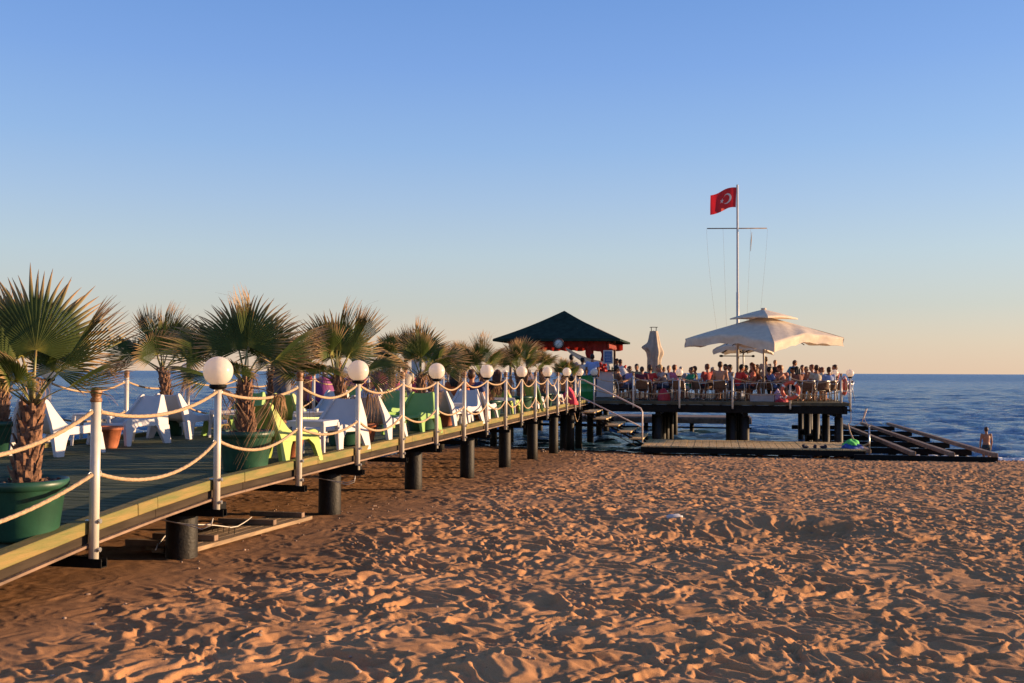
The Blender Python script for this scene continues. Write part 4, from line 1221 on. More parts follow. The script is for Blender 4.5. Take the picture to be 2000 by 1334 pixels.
# counter
M['counter'] = mat("counter_white", (.60, .57, .53), .5, .06, 5)
M['countertop'] = mat("counter_top", (.03, .022, .018), .3)
ct = thing("bar_counter", "white panelled bar counter with a dark top", "counter", W(cs - hs + .25, cv - hv + .25, 0), AX)
b = MB(); b.box((.20, 1.1, DZ + .575), (.45, 2.1, 1.10), bev=.01); b.box((1.3, .22, DZ + .575), (1.74, .40, 1.10), bev=.01); b.build("body", M['counter'], ct)
b = MB(); b.box((.18, 1.1, DZ + 1.15), (.58, 2.3, .05), bev=.01); b.box((1.36, .20, DZ + 1.15), (1.78, .54, .05), bev=.01); b.build("worktop", M['countertop'], ct)
for k in range(7):
    b = MB(); b.box((.12 + .30 * k, .005, DZ + .58), (.045, .02, 1.02), bev=.004); b.build("rib", M['counter'], ct)
# menu sign
M['signblue'] = mat("sign_blue", (.04, .10, .26), .4, .2, 30)
sg = thing("menu_sign", "small blue framed notice on a white stand on the bar counter", "sign", at(1188, 41.6, 0), AX - math.pi / 2)
b = MB(); b.box((0, 0, .64), (.40, .03, .56), bev=.006); b.build("frame", M['white'], sg)
b = MB(); b.box((0, -.017, .64), (.31, .008, .47)); b.build("panel", M['signblue'], sg)
M['pale'] = mat("pale_print", (.35, .45, .55), .5)
b = MB()
for k in range(6): b.box((-.02 + .02 * (k % 3), -.023, .80 - .062 * k), (.18 + .04 * (k % 2), .004, .012))
b.build("print_lines", M['pale'], sg); sg.children[-1]["kind"] = "stuff"
b = MB(); b.box((0, 0, .23), (.09, .03, .26)); b.box((0, .0, .115), (.2, .14, .02)); b.build("stand", M['white'], sg)
# bottles and glasses on the counter
M['bottle'] = mat("bottle_glass", (.05, .16, .04), .15)
M['amber'] = mat("amber_glass", (.42, .12, .02), .15)
M['glass'] = mat("pale_glass", (.55, .52, .48), .12)
M['fruit'] = mat("red_flowers", (.55, .03, .02), .6, .4, 20)
for k in range(9):
    h_ = .16 + .05 * (k % 3); p = W(cs - hs + .30 + .10 * (k % 2), cv - hv + .35 + .13 * k, DZ + 1.176)
    b = MB(); b.lathe([(0, 0), (.032, 0), (.034, h_ * .6), (.012, h_ * .8), (.012, h_), (0, h_)], 12, p)
    tag(b.build("bottle", M[('bottle', 'amber', 'glass')[k % 3]]), f"{('green', 'amber', 'clear')[k % 3]} bottle, {ORD[k]} from the right end of the bar counter", "bottle", "bottles on the bar counter")
b = MB(); rr = random.Random(5); base = at(1178, 41.9, .10)
for i in range(26): b.ball(base + Vector((rr.uniform(-.2, .2), rr.uniform(-.1, .1), rr.uniform(-.02, .26))), rr.uniform(.04, .075), 8, 6)
tag(b.build("flower_arrangement", M['fruit']), "heap of red flowers on the bar counter beside the blue notice", "flowers")
b = MB(); base = at(1216, 42.4, .14)
for i in range(16): b.ball(base + Vector((rr.uniform(-.14, .14), rr.uniform(-.1, .1), rr.uniform(-.02, .14))), rr.uniform(.035, .06), 8, 6)
tag(b.build("flower_arrangement", M['fruit']), "smaller red flower heap at the right end of the bar", "flowers")

# green barrel
M['barrel'] = mat("green_barrel", (.02, .20, .045), .35, .1, 6)
t = thing("waste_barrel", "tall green waste barrel standing at the top of the stairs", "barrel", at(1148, 39.4, 0), AX)
b = MB(); b.lathe([(0, DZ + .002), (.27, DZ + .002), (.28, DZ + .03), (.28, DZ + .30), (.29, DZ + .32), (.28, DZ + .34), (.28, DZ + .60), (.29, DZ + .62), (.28, DZ + .64), (.28, DZ + .92), (.29, DZ + .94), (.26, DZ + .95), (.26, DZ + .7), (0, DZ + .7)], 32)
b.build("barrel_body", M['barrel'], t)

# pink bag at the last post
M['pink'] = mat("pink_cloth", (.62, .04, .08), .8, .3, 10, .3, 20)
blanket("beach_bag", "bright pink beach bag hanging by the last posts before the stairs", "bag", at(1112, 33.2, DZ), (.26, .20, .52), M['pink'], 9)

# ------------------------------------------------------------------ parasols
def shell(b, pts_rows, mi=0):
    n = len(pts_rows[0])
    vs = [p for row in pts_rows for p in row]
    b.add(vs, [(r * n + i, r * n + i + 1, (r + 1) * n + i + 1, (r + 1) * n + i) for r in range(len(pts_rows) - 1) for i in range(n - 1)], mi, True)
def parasol(name, label, base, half, ztop, zedge, rot, vent=True, val=.26, seed=0, sagc=(0, 0, 0, 0), sc=1.0, pole_r=.04):
    t = thing(name, label, "parasol", base, rot)
    # square canopy, corners at angle 0, 90, 180, 270
    C = [Vector((half * math.cos(k * math.pi / 2), half * math.sin(k * math.pi / 2), zedge - sagc[k])) for k in range(4)]
    top = Vector((0, 0, ztop))
    t0 = .06 if vent else 0
    for k in range(4):
        a, c = C[k], C[(k + 1) % 4]
        b = MB(); rows = []
        for r in range(15):
            t_ = t0 + (1 - t0) * r / 14; row = []
            for i in range(19):
                u = i / 18
                e = a.lerp(c, u); p = top.lerp(e, t_)
                belly = math.sin(u * math.pi) * t_
                p.z += .01 * math.sin(t_ * math.pi)
                p.z += belly * ((.22 if k in (0, 3) else .14) + .04 * math.sin(seed + k * 2.3 + u * 6)) - .015 * math.sin(9 * u + 5 * t_ + seed) * t_
                p.z += .030 * math.sin(23 * u * t_ + seed * 3 + k) * t_ * math.sin(u * math.pi) + .035 * math.sin(14 * abs(u - .5) / (.25 + t_) + seed) * t_ * t_ * math.sin(u * math.pi)
                q = Vector((p.x, p.y, 0)); q = q.normalized() if q.length > 0 else q
                p -= q * (.16 * math.sin(u * math.pi) * t_)     # edges drawn in between the ribs
                row.append(p)
            rows.append(row)
        # valance
        last = rows[-1]
        for j in range(1, 5):
            row = []
            for i, p in enumerate(last):
                u = i / 18; q = Vector((p.x, p.y, 0)).normalized()
                row.append(p + Vector((0, 0, -val * j / 4 * (.86 + .14 * abs(math.cos(u * math.pi * 6))))) + q * (.035 * math.sin(u * 21 + j * .8 + seed + k) - .02 * j / 4 * math.sin(u * math.pi)))
            rows.append(row)
        shell(b, rows); b.build("canopy_panel", M['canvas'], t)
    if vent:
        vt = MB()
        for k in range(4):
            a, c = C[k] * .43, C[(k + 1) % 4] * .43
            a.z = c.z = ztop - .10; rows = []
            for r in range(8):
                t_ = r / 7; row = []
                for i in range(13):
                    u = i / 12; p = Vector((0, 0, ztop + .26)).lerp(a.lerp(c, u), t_); p.z += .015 * math.sin(t_ * math.pi); p.z += .05 * math.sin(u * math.pi) * t_
                    row.append(p)
                rows.append(row)
            rows.append([p + Vector((0, 0, -.05)) for p in rows[-1]])
            shell(vt, rows)
        vt.build("vent_cap", M['canvas'], t)
    b = MB(); b.lathe([(0, ztop + (.23 if vent else 0)), (.10, ztop + (.23 if vent else 0)), (.10, ztop + (.31 if vent else .05)), (0, ztop + (.31 if vent else .05))], 12); b.build("finial", M['canvas'], t)
    b = MB(); b.lathe([(pole_r, DZ + .06), (pole_r, ztop + .2), (0, ztop + .2)], 16); b.lathe([(pole_r, -.15), (pole_r + .02, -.15), (pole_r + .02, .1), (pole_r, .1)], 16) if 0 else None
    b.build("pole", M['white'], t)
    for k in range(8):
        e = C[k // 2] if k % 2 == 0 else (C[k // 2] + C[(k // 2 + 1) % 4]) / 2 * .90
        b = MB(); b.bar(top + Vector((0, 0, -.06)), Vector((e.x * .97, e.y * .97, e.z - .05)), .02, .03); rib_ = b.build("rib", M['beam'], t)
        b = MB(); m_ = top.lerp(e, .5); b.bar(Vector((0, 0, ztop - .85)), m_ - Vector((0, 0, .14)), .018, .025); b.build("strut", M['beam'], rib_)
    b = MB(); b.box((0, 0, DZ + .07), (.62, .62, .13), bev=.01); b.build("foot", M['counter'], t)
    return t
# big one; local z is eye level
pz = at(1492, 39.6, 0)
# corners: rotated so one corner points at the camera
parasol("big_parasol", "huge off-white square parasol with a double roof over the crowded tables", pz, 3.06, 2.26, 1.40, R(-97), True, .34, 1, sagc=(.30, 0, .05, .05))
p2 = at(1452, 46.0, 0)
parasol("low_parasol", "second off-white parasol mostly hidden behind the huge one", p2, 1.6, 1.75, 1.05, R(-70), False, .22, 4)

def closed_parasol(px, d, ztop, label, seed, scale=1.0, mt='canvas', frame=True):
    t = thing("closed_parasol", label, "closed parasol", at(px, d, 0), 0, "closed parasols")
    b = MB(); n = 40; rows = 30; vs = []
    H = ztop - .0; zb = -.15
    for r in range(rows + 1):
        q = r / rows; z = H - (H - zb) * q
        # hangs narrow from the top, swells where the corners fold over, then falls in straight folds
        base = np.interp(q, [0, .04, .12, .30, .42, .52, .60, .90, 1], [.15, .16, .19, .24, .28, .27, .24, .24, .20]) * scale
        for j in range(n):
            th = 2 * math.pi * j / n
            f = 1 + (.10 + .16 * min(1, q * 1.5)) * math.sin(6 * th + seed + 1.3 * q) + .10 * math.sin(11 * th + 2 * seed)
            ex = .24 * math.exp(-((q - .36) / .07) ** 2) * max(0, math.cos(th - math.pi)) + .08 * math.exp(-((q - .5) / .10) ** 2) * max(0, math.cos(th))
            vs.append(Vector(((base * f + ex) * math.cos(th), (base * f) * math.sin(th), z - .10 * math.exp(-((q - .52) / .06) ** 2) * math.sin(3 * th))))
    b.add(vs, [(r * n + j, r * n + (j + 1) % n, (r + 1) * n + (j + 1) % n, (r + 1) * n + j) for r in range(rows) for j in range(n)], 0, True)
    b.build("folded_canopy", M[mt], t)
    b = MB(); b.lathe([(.035, DZ + .05), (.035, ztop + .02), (0, ztop + .02)], 12); b.build("pole", M['white'], t)
    if frame:
        b = MB()
        for k in range(4):
            a = k * math.pi / 2 + .6; b.bar((.14 * math.cos(a), .14 * math.sin(a), ztop - .05), (.15 * math.cos(a), .15 * math.sin(a), ztop + .16), .02, .02, up=Vector((1, 0, 0)))
        b.box((0, 0, ztop + .165), (.32, .32, .015)); b.build("top_frame", M['weather'], t)
    b = MB(); b.box((0, 0, DZ + .04), (.55, .55, .07), bev=.01); b.build("foot", M['counter'], t)
closed_parasol(1277, 43.0, 1.78, "tall closed parasol standing alone above the seated guests", 1, 1.0, 'tan')
M['offwhite'] = mat("offwhite_canvas", (.66, .64, .62), .85, .1, 6, trans=.2)
for i, (px, d, zt, lab) in enumerate(((812, 46, 1.55, "first of the slim closed parasols left of the bar counted from the left"), (838, 47, 1.45, "second of the slim closed parasols left of the bar"), (853, 48, 1.40, "third of the slim closed parasols left of the bar"), (875, 46.5, 1.1, "fourth of the slim closed parasols left of the bar"), (697, 44, 1.2, "closed parasol on the left wing behind the dark palm"), (752, 45, 1.3, "closed parasol on the left wing between two palms"))):
    closed_parasol(px, d, zt, lab, i + 2, .7, 'offwhite', False)

# ------------------------------------------------------------------ flagpole
fp = thing("flagpole", "tall white flagpole with a yardarm rising behind the big parasol", "flagpole", at(1441, 41.5, 0), 0)
H = 7.80
b = MB(); b.lathe([(.060, DZ + .0), (.060, DZ + 4.4), (.045, DZ + 4.42), (.042, H), (.03, H + .03), (0, H + .03)], 20); po = b.build("pole", M['white'], fp)
ya = R(-6)
yz = 6.0
b = MB(); b.tube([(-1.29 * math.cos(ya), 1.29 * math.sin(ya), yz - .03), (1.26 * math.cos(ya), -1.26 * math.sin(ya), yz + .03)], [.022, .022], 10); b.build("yardarm", M['weather'], fp)
b = MB(); b.tube([(-.66, -.0, .70), (.62, 0, .70)], .02, 8); b.ball((-.68, 0, .70), .055, 12, 8, sc=(1.6, 1, .9)); b.ball((.64, 0, .70), .055, 12, 8, sc=(1.3, 1, .9)); b.build("lamp_bar", M['black'], fp)
for x0, x1, z1, bow in ((-1.28, -.80, 1.4, .12), (-.60, -.45, 1.4, -.02), (.55, .35, 1.4, .0), (1.25, .82, 1.4, .05)):
    b = MB(); b.tube([(x0 + (x1 - x0) * t ** (1 + bow * 4), 0, yz + (z1 - yz) * t) for t in [i / 12 for i in range(13)]], .0028, 4); b.build("halyard", M['weather'], fp)
b = MB(); b.tube([(.60, 0, 5.85), (.57, 0, 5.5), (.545, 0, 5.05)], [.006, .022, .008], 6); b.build("rope_bundle", M['rope'], fp)
M['flagred'] = mat("flag_red", (.60, .016, .022), .7, .08, 3, trans=.25)
M['flagwhite'] = mat("flag_white", (.62, .58, .54), .7, trans=.25)
# cloth: u from the hoist (0) to the fly (1.5), v up (0..1); crescent and star woven in
G = .83; nu, nv2 = 210, 140
b = MB(); vs = []
for j in range(nv2 + 1):
    for i in range(nu + 1):
        u = 1.42 * i / nu; v = j / nv2
        x = -(.05 + u * G * .90); wv = .045 * math.sin(u * 4.6 + v * 1.2) * min(1, u * 1.5) + .015 * math.sin(u * 11 - v * 2) * u
        x += .03 * math.sin(u * 5 + 1) * (v - .5)
        z = v * G - .29 * (u / 1.42) ** 1.15 * G * 1.25 + .05 * math.sin(u * 4.2) - .10 * (1 - v) * 0
        vs.append(Vector((x, wv * 1.6, 6.88 + z)))
inner = lambda u, v: (u - .5625) ** 2 + (v - .5) ** 2 < .2 ** 2
outer = lambda u, v: (u - .5) ** 2 + (v - .5) ** 2 < .25 ** 2
def star(u, v, cx=.806, cy=.5, R1=.125):
    dx, dy = u - cx, v - cy; r = math.hypot(dx, dy)
    if r > R1: return False
    a = (math.atan2(dy, -dx) + math.pi * 2) % (2 * math.pi / 5)
    a = min(a, 2 * math.pi / 5 - a); r2 = R1 * .382
    # edge between outer tip (angle 0) and inner notch (angle 36 deg)
    x1, y1 = R1, 0; x2, y2 = r2 * math.cos(math.pi / 5), r2 * math.sin(math.pi / 5)
    px_, py_ = r * math.cos(a), r * math.sin(a)
    return (x2 - x1) * (py_ - y1) - (y2 - y1) * (px_ - x1) > 0
fs0 = []; mi = []
for j in range(nv2):
    for i in range(nu):
        u = 1.42 * (i + .5) / nu; v = (j + .5) / nv2
        a = j * (nu + 1) + i; fs0.append((a, a + 1, a + nu + 2, a + nu + 1)); mi.append(1 if ((outer(u, v) and not inner(u, v)) or star(u, v)) else 0)
b.add(vs, fs0, 0, True); b.m = mi
fl = b.build("flag", [M['flagred'], M['flagwhite']], None, fix=False)
fl.location = at(1441, 41.5, 0)
tag(fl, "red flag with white crescent and star flying at the top of the flagpole", "flag")
# ------------------------------------------------------------------ people
def remesh(b, name, voxel, smooth=2):
    me = b.mesh("tmp", [M['white']])
    o = bpy.data.objects.new("tmp", me); COL.objects.link(o)
    md = o.modifiers.new("r", 'REMESH'); md.mode = 'VOXEL'; md.voxel_size = voxel; md.use_smooth_shade = True
    sm = o.modifiers.new("s", 'SMOOTH'); sm.iterations = smooth; sm.factor = .5
    dg = bpy.context.evaluated_depsgraph_get(); dg.update()
    m2 = bpy.data.meshes.new_from_object(o.evaluated_get(dg)); m2.name = name
    bpy.data.objects.remove(o); m2.materials.clear()
    m2.polygons.foreach_set("use_smooth", [True] * len(m2.polygons))
    return m2
SKINS = [mat("skin_fair", (.46, .22, .13), .55, .1, 9), mat("skin_tan", (.34, .145, .075), .55, .1, 9), mat("skin_deep", (.22, .09, .05), .55, .1, 9)]
HAIRS = [mat("hair_black", (.012, .009, .008), .5, .3, 40), mat("hair_brown", (.06, .025, .012), .5, .3, 40), mat("hair_red", (.16, .05, .02), .5, .3, 40), mat("hair_blond", (.34, .22, .10), .5, .3, 40), mat("hair_grey", (.3, .28, .26), .5, .3, 40)]
for m in SKINS + HAIRS: m.node_tree.nodes["Principled BSDF"].inputs["Specular IOR Level"].default_value = .3
M['eye'] = mat("eye_dark", (.01, .008, .008), .2)
def cloth(name, c): return mat(name, c, .85, .12, 8, .25, 30)

def chain(b, pts, rad, n=14, **k): b.tube(pts, rad, n, **k)
def make_pose(P, grow=0.0, parts='body'):
    """P: joint positions; +X is the way the person faces"""
    b = MB(); g = grow
    hip, chest, neck, head = P['hip'], P['chest'], P['neck'], P['head']
    face = P.get('face', Vector((1, 0, 0)))
    if parts == 'body' or parts == 'shirt':
        waist = hip.lerp(chest, .45); 
        lo = hip - (chest - hip) * .18 if parts == 'body' else hip + (chest - hip) * .02
        up_ = Vector((0, 1, 0))
        pts = [lo, hip.lerp(waist, .3), waist, chest.lerp(waist, .35), chest, chest.lerp(neck, .45), chest.lerp(neck, .78)]
        fw = [(.165, .11), (.165, .115), (.135, .10), (.158, .112), (.175, .115), (.165, .10), (.085, .07)]
        b.tube(pts, [1.0] * len(pts), 20, sq=[(w_ + g, d_ + g) for w_, d_ in fw], up=up_)
        b.ball(lo, 1.0, 16, 10, sc=(.11 + g, .16 + g, .09 + g)); 
        for sd in (-1, 1):
            sh = P['sh' + ('r' if sd < 0 else 'l')]; el = P['el' + ('r' if sd < 0 else 'l')]; wr = P['wr' + ('r' if sd < 0 else 'l')]
            b.ball(sh, .062 + g, 14, 10)
            b.tube([chest.lerp(neck, .35) + Vector((0, sd * .05, 0)), sh], [.075 + g, .058 + g], 12)
            if parts == 'shirt':
                e2 = sh.lerp(el, .55 if not P.get('long') else 1.0)
                b.tube([sh, sh.lerp(e2, .5), e2], [.060 + g, .056 + g, .058 + g], 12)
                if P.get('long'): b.tube([el, wr], [.05 + g, .04 + g], 12)
            else:
                b.tube([sh, sh.lerp(el, .35), el], [.052, .047, .037], 12); b.ball(el, .038, 12, 8)
                b.tube([el, el.lerp(wr, .3), wr], [.037, .040, .025], 12)
                # palm, four fingers and a thumb
                d = (wr - el).normalized(); hd = P.get('hand' + ('r' if sd < 0 else 'l'), d).normalized()
                side = Vector((0, sd, 0)); side = (side - hd * side.dot(hd))
                side = side.normalized() if side.length > .1 else hd.orthogonal().normalized()
                nrm = hd.cross(side)
                pc = wr + hd * .05
                b.tube([wr, wr + hd * .03, pc + hd * .02, pc + hd * .042], [1] * 4, 12, sq=[(.026, .018), (.034, .018), (.041, .016), (.038, .013)], up=side)
                for q, (of, L_) in enumerate(((-.030, .060), (-.010, .074), (.010, .070), (.029, .054))):
                    a0 = pc + hd * .036 + side * of; cu_ = nrm * (-.010 if sd > 0 else .010)
                    b.tube([a0, a0 + hd * L_ * .5 + cu_ * .6, a0 + hd * L_ * .95 + cu_ * 2.6], [.0098, .0092, .0075], 8)
                a0 = wr + hd * .025 - side * .028
                b.tube([a0, a0 - side * .026 + hd * .024, a0 - side * .036 + hd * .055], [.014, .012, .009], 8)
    if parts == 'body' or parts == 'pants':
        for sd in (-1, 1):
            hj = hip + Vector((0, sd * .085, -.02)); kn = P['kn' + ('r' if sd < 0 else 'l')]; an = P['an' + ('r' if sd < 0 else 'l')]
            if parts == 'pants':
                k2 = hj.lerp(kn, .92); b.tube([hj, hj.lerp(k2, .4), k2], [.098 + g, .088 + g, .068 + g], 14)
                if P.get('trousers'): b.ball(kn, .062 + g, 12, 8); b.tube([kn, kn.lerp(an, .4), kn.lerp(an, .95)], [.060 + g, .058 + g, .046 + g], 12)
            else:
                b.tube([hj, hj.lerp(kn, .35), kn], [.092, .083, .055], 14); b.ball(kn, .056, 12, 8)
                b.tube([kn, kn.lerp(an, .3), kn.lerp(an, .75), an], [.052, .056, .038, .034], 12)
                ft = P.get('foot' + ('r' if sd < 0 else 'l'), Vector((1, 0, -.15))).normalized()
                b.ball(an + Vector((0, 0, -.035)) - ft * .02, .036, 12, 8)
                b.tube([an - ft * .02 + Vector((0, 0, -.03)), an + ft * .08 + Vector((0, 0, -.045)), an + ft * .16 + Vector((0, 0, -.055)), an + ft * .19 + Vector((0, 0, -.06))], [1] * 4, 12, sq=[(.032, .034), (.040, .028), (.042, .018), (.030, .012)], up=(0, 1, 0))
        if parts == 'pants':
            b.tube([hip + (chest - hip) * .16, hip, hip + Vector((0, 0, -.06))], [1] * 3, 18, sq=[(.15 + g, .115 + g), (.168 + g, .125 + g), (.160 + g, .12 + g)], up=(0, 1, 0))
            b.ball(hip + Vector((0, 0, -.05)), 1, 16, 10, sc=(.115 + g, .165 + g, .08 + g))
    if parts == 'body':
        b.tube([chest.lerp(neck, .5), neck, neck.lerp(head, .6)], [.075, .054, .052], 14)
        f = face.normalized(); q = Vector((1, 0, 0)).rotation_difference(f).to_matrix()
        b.ball(head, 1, 22, 16, sc=(.098, .076, .112), rot=q)                                   # skull
        b.ball(head + q @ Vector((.030, 0, -.050)), 1, 18, 12, sc=(.066, .058, .070), rot=q)     # jaw
        b.tube([head + q @ Vector((.088, 0, .015)), head + q @ Vector((.108, 0, -.018)), head + q @ Vector((.098, 0, -.032))], [.009, .013, .013], 8)   # nose
        b.ball(head + q @ Vector((.088, 0, -.062)), 1, 10, 8, sc=(.013, .026, .010), rot=q)      # lips
        b.ball(head + q @ Vector((.084, 0, .022)), 1, 12, 8, sc=(.012, .052, .010), rot=q)       # brow
        for sd in (-1, 1): b.ball(head + q @ Vector((-.008, sd * .078, -.012)), 1, 10, 8, sc=(.020, .012, .033), rot=q)
    if parts in ('hair_short', 'hair_long'):
        f = face.normalized(); q = Vector((1, 0, 0)).rotation_difference(f).to_matrix()
        b.ball(head + q @ Vector((-.020, 0, .022)), 1, 22, 16, sc=(.098, .088, .112), rot=q)
        b.ball(head + q @ Vector((.035, 0, .075)), 1, 14, 10, sc=(.055, .065, .040), rot=q)
        b.ball(head + q @ Vector((-.05, 0, -.03)), 1, 14, 10, sc=(.052, .066, .062), rot=q)
        if parts == 'hair_long':
            for sd in (-1, 0, 1):
                b.tube([head + q @ Vector((-.03, sd * .06, .05)), head + q @ Vector((-.065, sd * .075, -.05)), head + q @ Vector((-.085, sd * .07, -.16)), head + q @ Vector((-.09, sd * .05, -.26))], [.05, .05, .042, .018], 12)
    return b
def V3(*a): return Vector(a)
POSES = {}
def sit(lean=0.0, reach=0.0, tilt=0.0, seat=.50, rec=0.0, long_=False, tr=False, legs=0.0):
    P = {}; P['hip'] = V3(0, 0, seat); L = .42
    a = lean - rec
    up_ = V3(math.sin(a), 0, math.cos(a)); P['chest'] = P['hip'] + up_ * .36; P['neck'] = P['hip'] + up_ * .56
    hu = V3(math.sin(a * .35 + .1), 0, math.cos(a * .35 + .1)); P['head'] = P['neck'] + hu * .145 + V3(.02, 0, 0)
    P['face'] = V3(math.cos(tilt), 0, -math.sin(tilt) if tilt else -.05)
    for sd, s_ in (('l', 1), ('r', -1)):
        P['sh' + sd] = P['chest'] + up_ * .12 + V3(0, s_ * .19, 0)
        P['el' + sd] = P['sh' + sd] + V3(.08 + reach * .15, s_ * .05, -.27 + .03 * reach)
        P['wr' + sd] = P['el' + sd] + V3(.23, -s_ * (.06 + .05 * reach), .02 + .09 * reach)
        P['kn' + sd] = P['hip'] + V3(.43, s_ * (.11), .02 + legs * .2)
        P['an' + sd] = P['kn' + sd] + V3(.05 + legs * .35, s_ * .0, -.43 + legs * .1)
        if legs:
            P['kn' + sd] = P['hip'] + V3(.39, s_ * .10, .13 + .03 * s_); P['an' + sd] = P['kn' + sd] + V3(.27 + .06 * s_, 0, -.40 - .03 * s_)
    P['long'] = long_; P['trousers'] = tr
    return P
def stand(lean=0.0, step=0.0, arms=0.0, h=1.0, tr=False, long_=False, raise_=0):
    P = {}; P['hip'] = V3(0, 0, .93); up_ = V3(math.sin(lean), 0, math.cos(lean))
    P['chest'] = P['hip'] + up_ * .36; P['neck'] = P['hip'] + up_ * .56; hu = V3(math.sin(lean * .5 + .1), 0, math.cos(lean * .5)); P['head'] = P['neck'] + hu * .155; P['face'] = V3(1, 0, -.1 - lean * .5)
    for sd, s_ in (('l', 1), ('r', -1)):
        P['sh' + sd] = P['chest'] + up_ * .12 + V3(0, s_ * .19, 0)
        P['el' + sd] = P['sh' + sd] + V3(.02 + arms * .12, s_ * .06, -.28 + arms * .04)
        P['wr' + sd] = P['el' + sd] + V3(.06 + arms * .18, -s_ * .01, -.25 + arms * .22)
        P['kn' + sd] = V3(.03 + s_ * step * .13, s_ * .10, .50); P['an' + sd] = V3(s_ * step * .24 - .02, s_ * .11, .085)
    if raise_:
        P['elr'] = P['shr'] + V3(.10, -.12, -.05); P['wrr'] = P['elr'] + V3(.02, -.12, .20)
    P['long'] = long_; P['trousers'] = tr
    return P
POSE_DEF = {'sit': sit(-.10), 'sit_lean': sit(.32, 1, .25), 'sit_back': sit(0, .4, 0, rec=.35), 'recline': sit(0, .1, 0, seat=.40, rec=.62, legs=1),
            'stand': stand(.03, .3, .4, tr=True), 'stand_bend': stand(.62, .2, .8), 'stand_relaxed': stand(.0, .2, .0, raise_=0), 'stand_wave': stand(.02, .3, .2, raise_=1)}
SITTING = ('sit', 'sit_lean', 'sit_back', 'recline')
MESH = {}
def pm(pose, part):
    k = (pose, part)
    if k not in MESH:
        P = POSE_DEF[pose]
        g = {'body': 0, 'shirt': .014, 'pants': .012}.get(part, 0)
        vx = {'body': .0085, 'shirt': .014, 'pants': .014}.get(part, .012)
        MESH[k] = remesh(make_pose(P, g, part), part, vx, 2 if part == 'body' else 3)
    return MESH[k]
EYE = MB(); EYE.ball((0, 0, 0), .009, 8, 6); EYEM = EYE.mesh("eye", M['eye'])
CL = {}
def cmat(c):
    if c not in CL: CL[c] = cloth("cloth_%d" % len(CL), c)
    return CL[c]
def person(px, d, pose, deg, label, shirt=None, pants=(.03, .035, .06), hair=0, long_hair=False, skin=1, scale=1.0, z=None, group=None, pos=None):
    p = pos if pos is not None else at(px, d)
    p = Vector(p); s, v = toW(p); p.z = E + (z if z is not None else zdeck(s) + .001)
    t = thing("person", label, "person", p, R(deg), group); t.scale = (scale,) * 3
    def add(part, m, nm):
        me = pm(pose, part); o = link(nm, me, t)
        if not me.materials: me.materials.append(m)
        recolour(o, m); return o
    bo_ = add('body', SKINS[skin], "body")
    if shirt: add('shirt', cmat(shirt), "shirt")
    if pants: add('pants', cmat(pants), "shorts" if not POSE_DEF[pose].get('trousers') else "trousers")
    add('hair_long' if long_hair else 'hair_short', HAIRS[hair], "hair")
    P = POSE_DEF[pose]; q = Vector((1, 0, 0)).rotation_difference(P['face'].normalized()).to_matrix()
    for sd in (-1, 1):
        o = link("eye", EYEM, bo_); o.location = P['head'] + q @ Vector((.0895, sd * .031, .004))
    return t

# bistro chairs and tables
M['rattan'] = mat("rattan", (.16, .075, .035), .6, .4, 30, .5, 90)
M['alu'] = mat("aluminium", (.62, .60, .58), .3, metal=.85)
def make_bistro():
    r = thing("bistro_chair", "", "bistro chair")
    b = MB(); b.box((.0, 0, .445), (.42, .44, .025), bev=.01); b.build("seat", M['rattan'], r)
    b = MB(); rows = []
    for i in range(8):
        t = i / 7; rows.append([V3(-.21 - .09 * t - .05 * (1 - (2 * u - 1) ** 2) + .05, (u - .5) * .46, .46 + .32 * t) for u in [j / 12 for j in range(13)]])
    shell(b, rows); o = b.build("backrest", M['rattan'], r); md = o.modifiers.new("t", 'SOLIDIFY'); md.thickness = .014
    for sd in (-1, 1):
        b = MB(); y = sd * .245
        b.tube([V3(.23, y * 1.05, 0), V3(.19, y, .42), V3(.17, y, .66), V3(.10, y, .675), V3(-.20, y, .665)], .013, 8); b.build("front_leg", M['alu'], r)
        b = MB(); b.tube([V3(-.30, y * 1.03, 0), V3(-.215, y, .44), V3(-.235, y * .96, .60), V3(-.29, y * .93, .78)], .011, 8); b.build("rear_leg", M['alu'], r)
    b = MB(); b.tube([V3(-.29, -.228, .78), V3(-.33, 0, .79), V3(-.29, .228, .78)], .011, 8); b.tube([V3(.19, -.245, .425), V3(.19, .245, .425)], .010, 6); b.build("cross_tube", M['alu'], r)
    return r
bistro0 = make_bistro(); bu = False
M['tabletop'] = mat("table_top", (.34, .33, .31), .3)
def make_bt():
    r = thing("bistro_table", "", "bistro table")
    b = MB(); b.lathe([(0, .71), (.35, .71), (.36, .72), (.36, .735), (.35, .74), (0, .74)], 28); b.build("table_top", M['tabletop'], r)
    b = MB(); b.lathe([(.025, .03), (.025, .71), (0, .71)], 12); b.build("column", M['alu'], r)
    for k in range(4):
        a = k * math.pi / 2 + .4; b = MB(); b.tube([(0, 0, .10), (.15 * math.cos(a), .15 * math.sin(a), .05), (.30 * math.cos(a), .30 * math.sin(a), .012)], .014, 8); b.build("foot", M['alu'], r)
    return r
bt0 = make_bt(); btu = False
def chair_at(p, deg, label):
    global bu
    o = copy_tree(bistro0) if bu else bistro0
    bu = True
    o.location = (p.x, p.y, E + DZ + .001); o.rotation_euler = (0, 0, R(deg)); o["label"] = label; o["group"] = "bistro chairs on the platform"
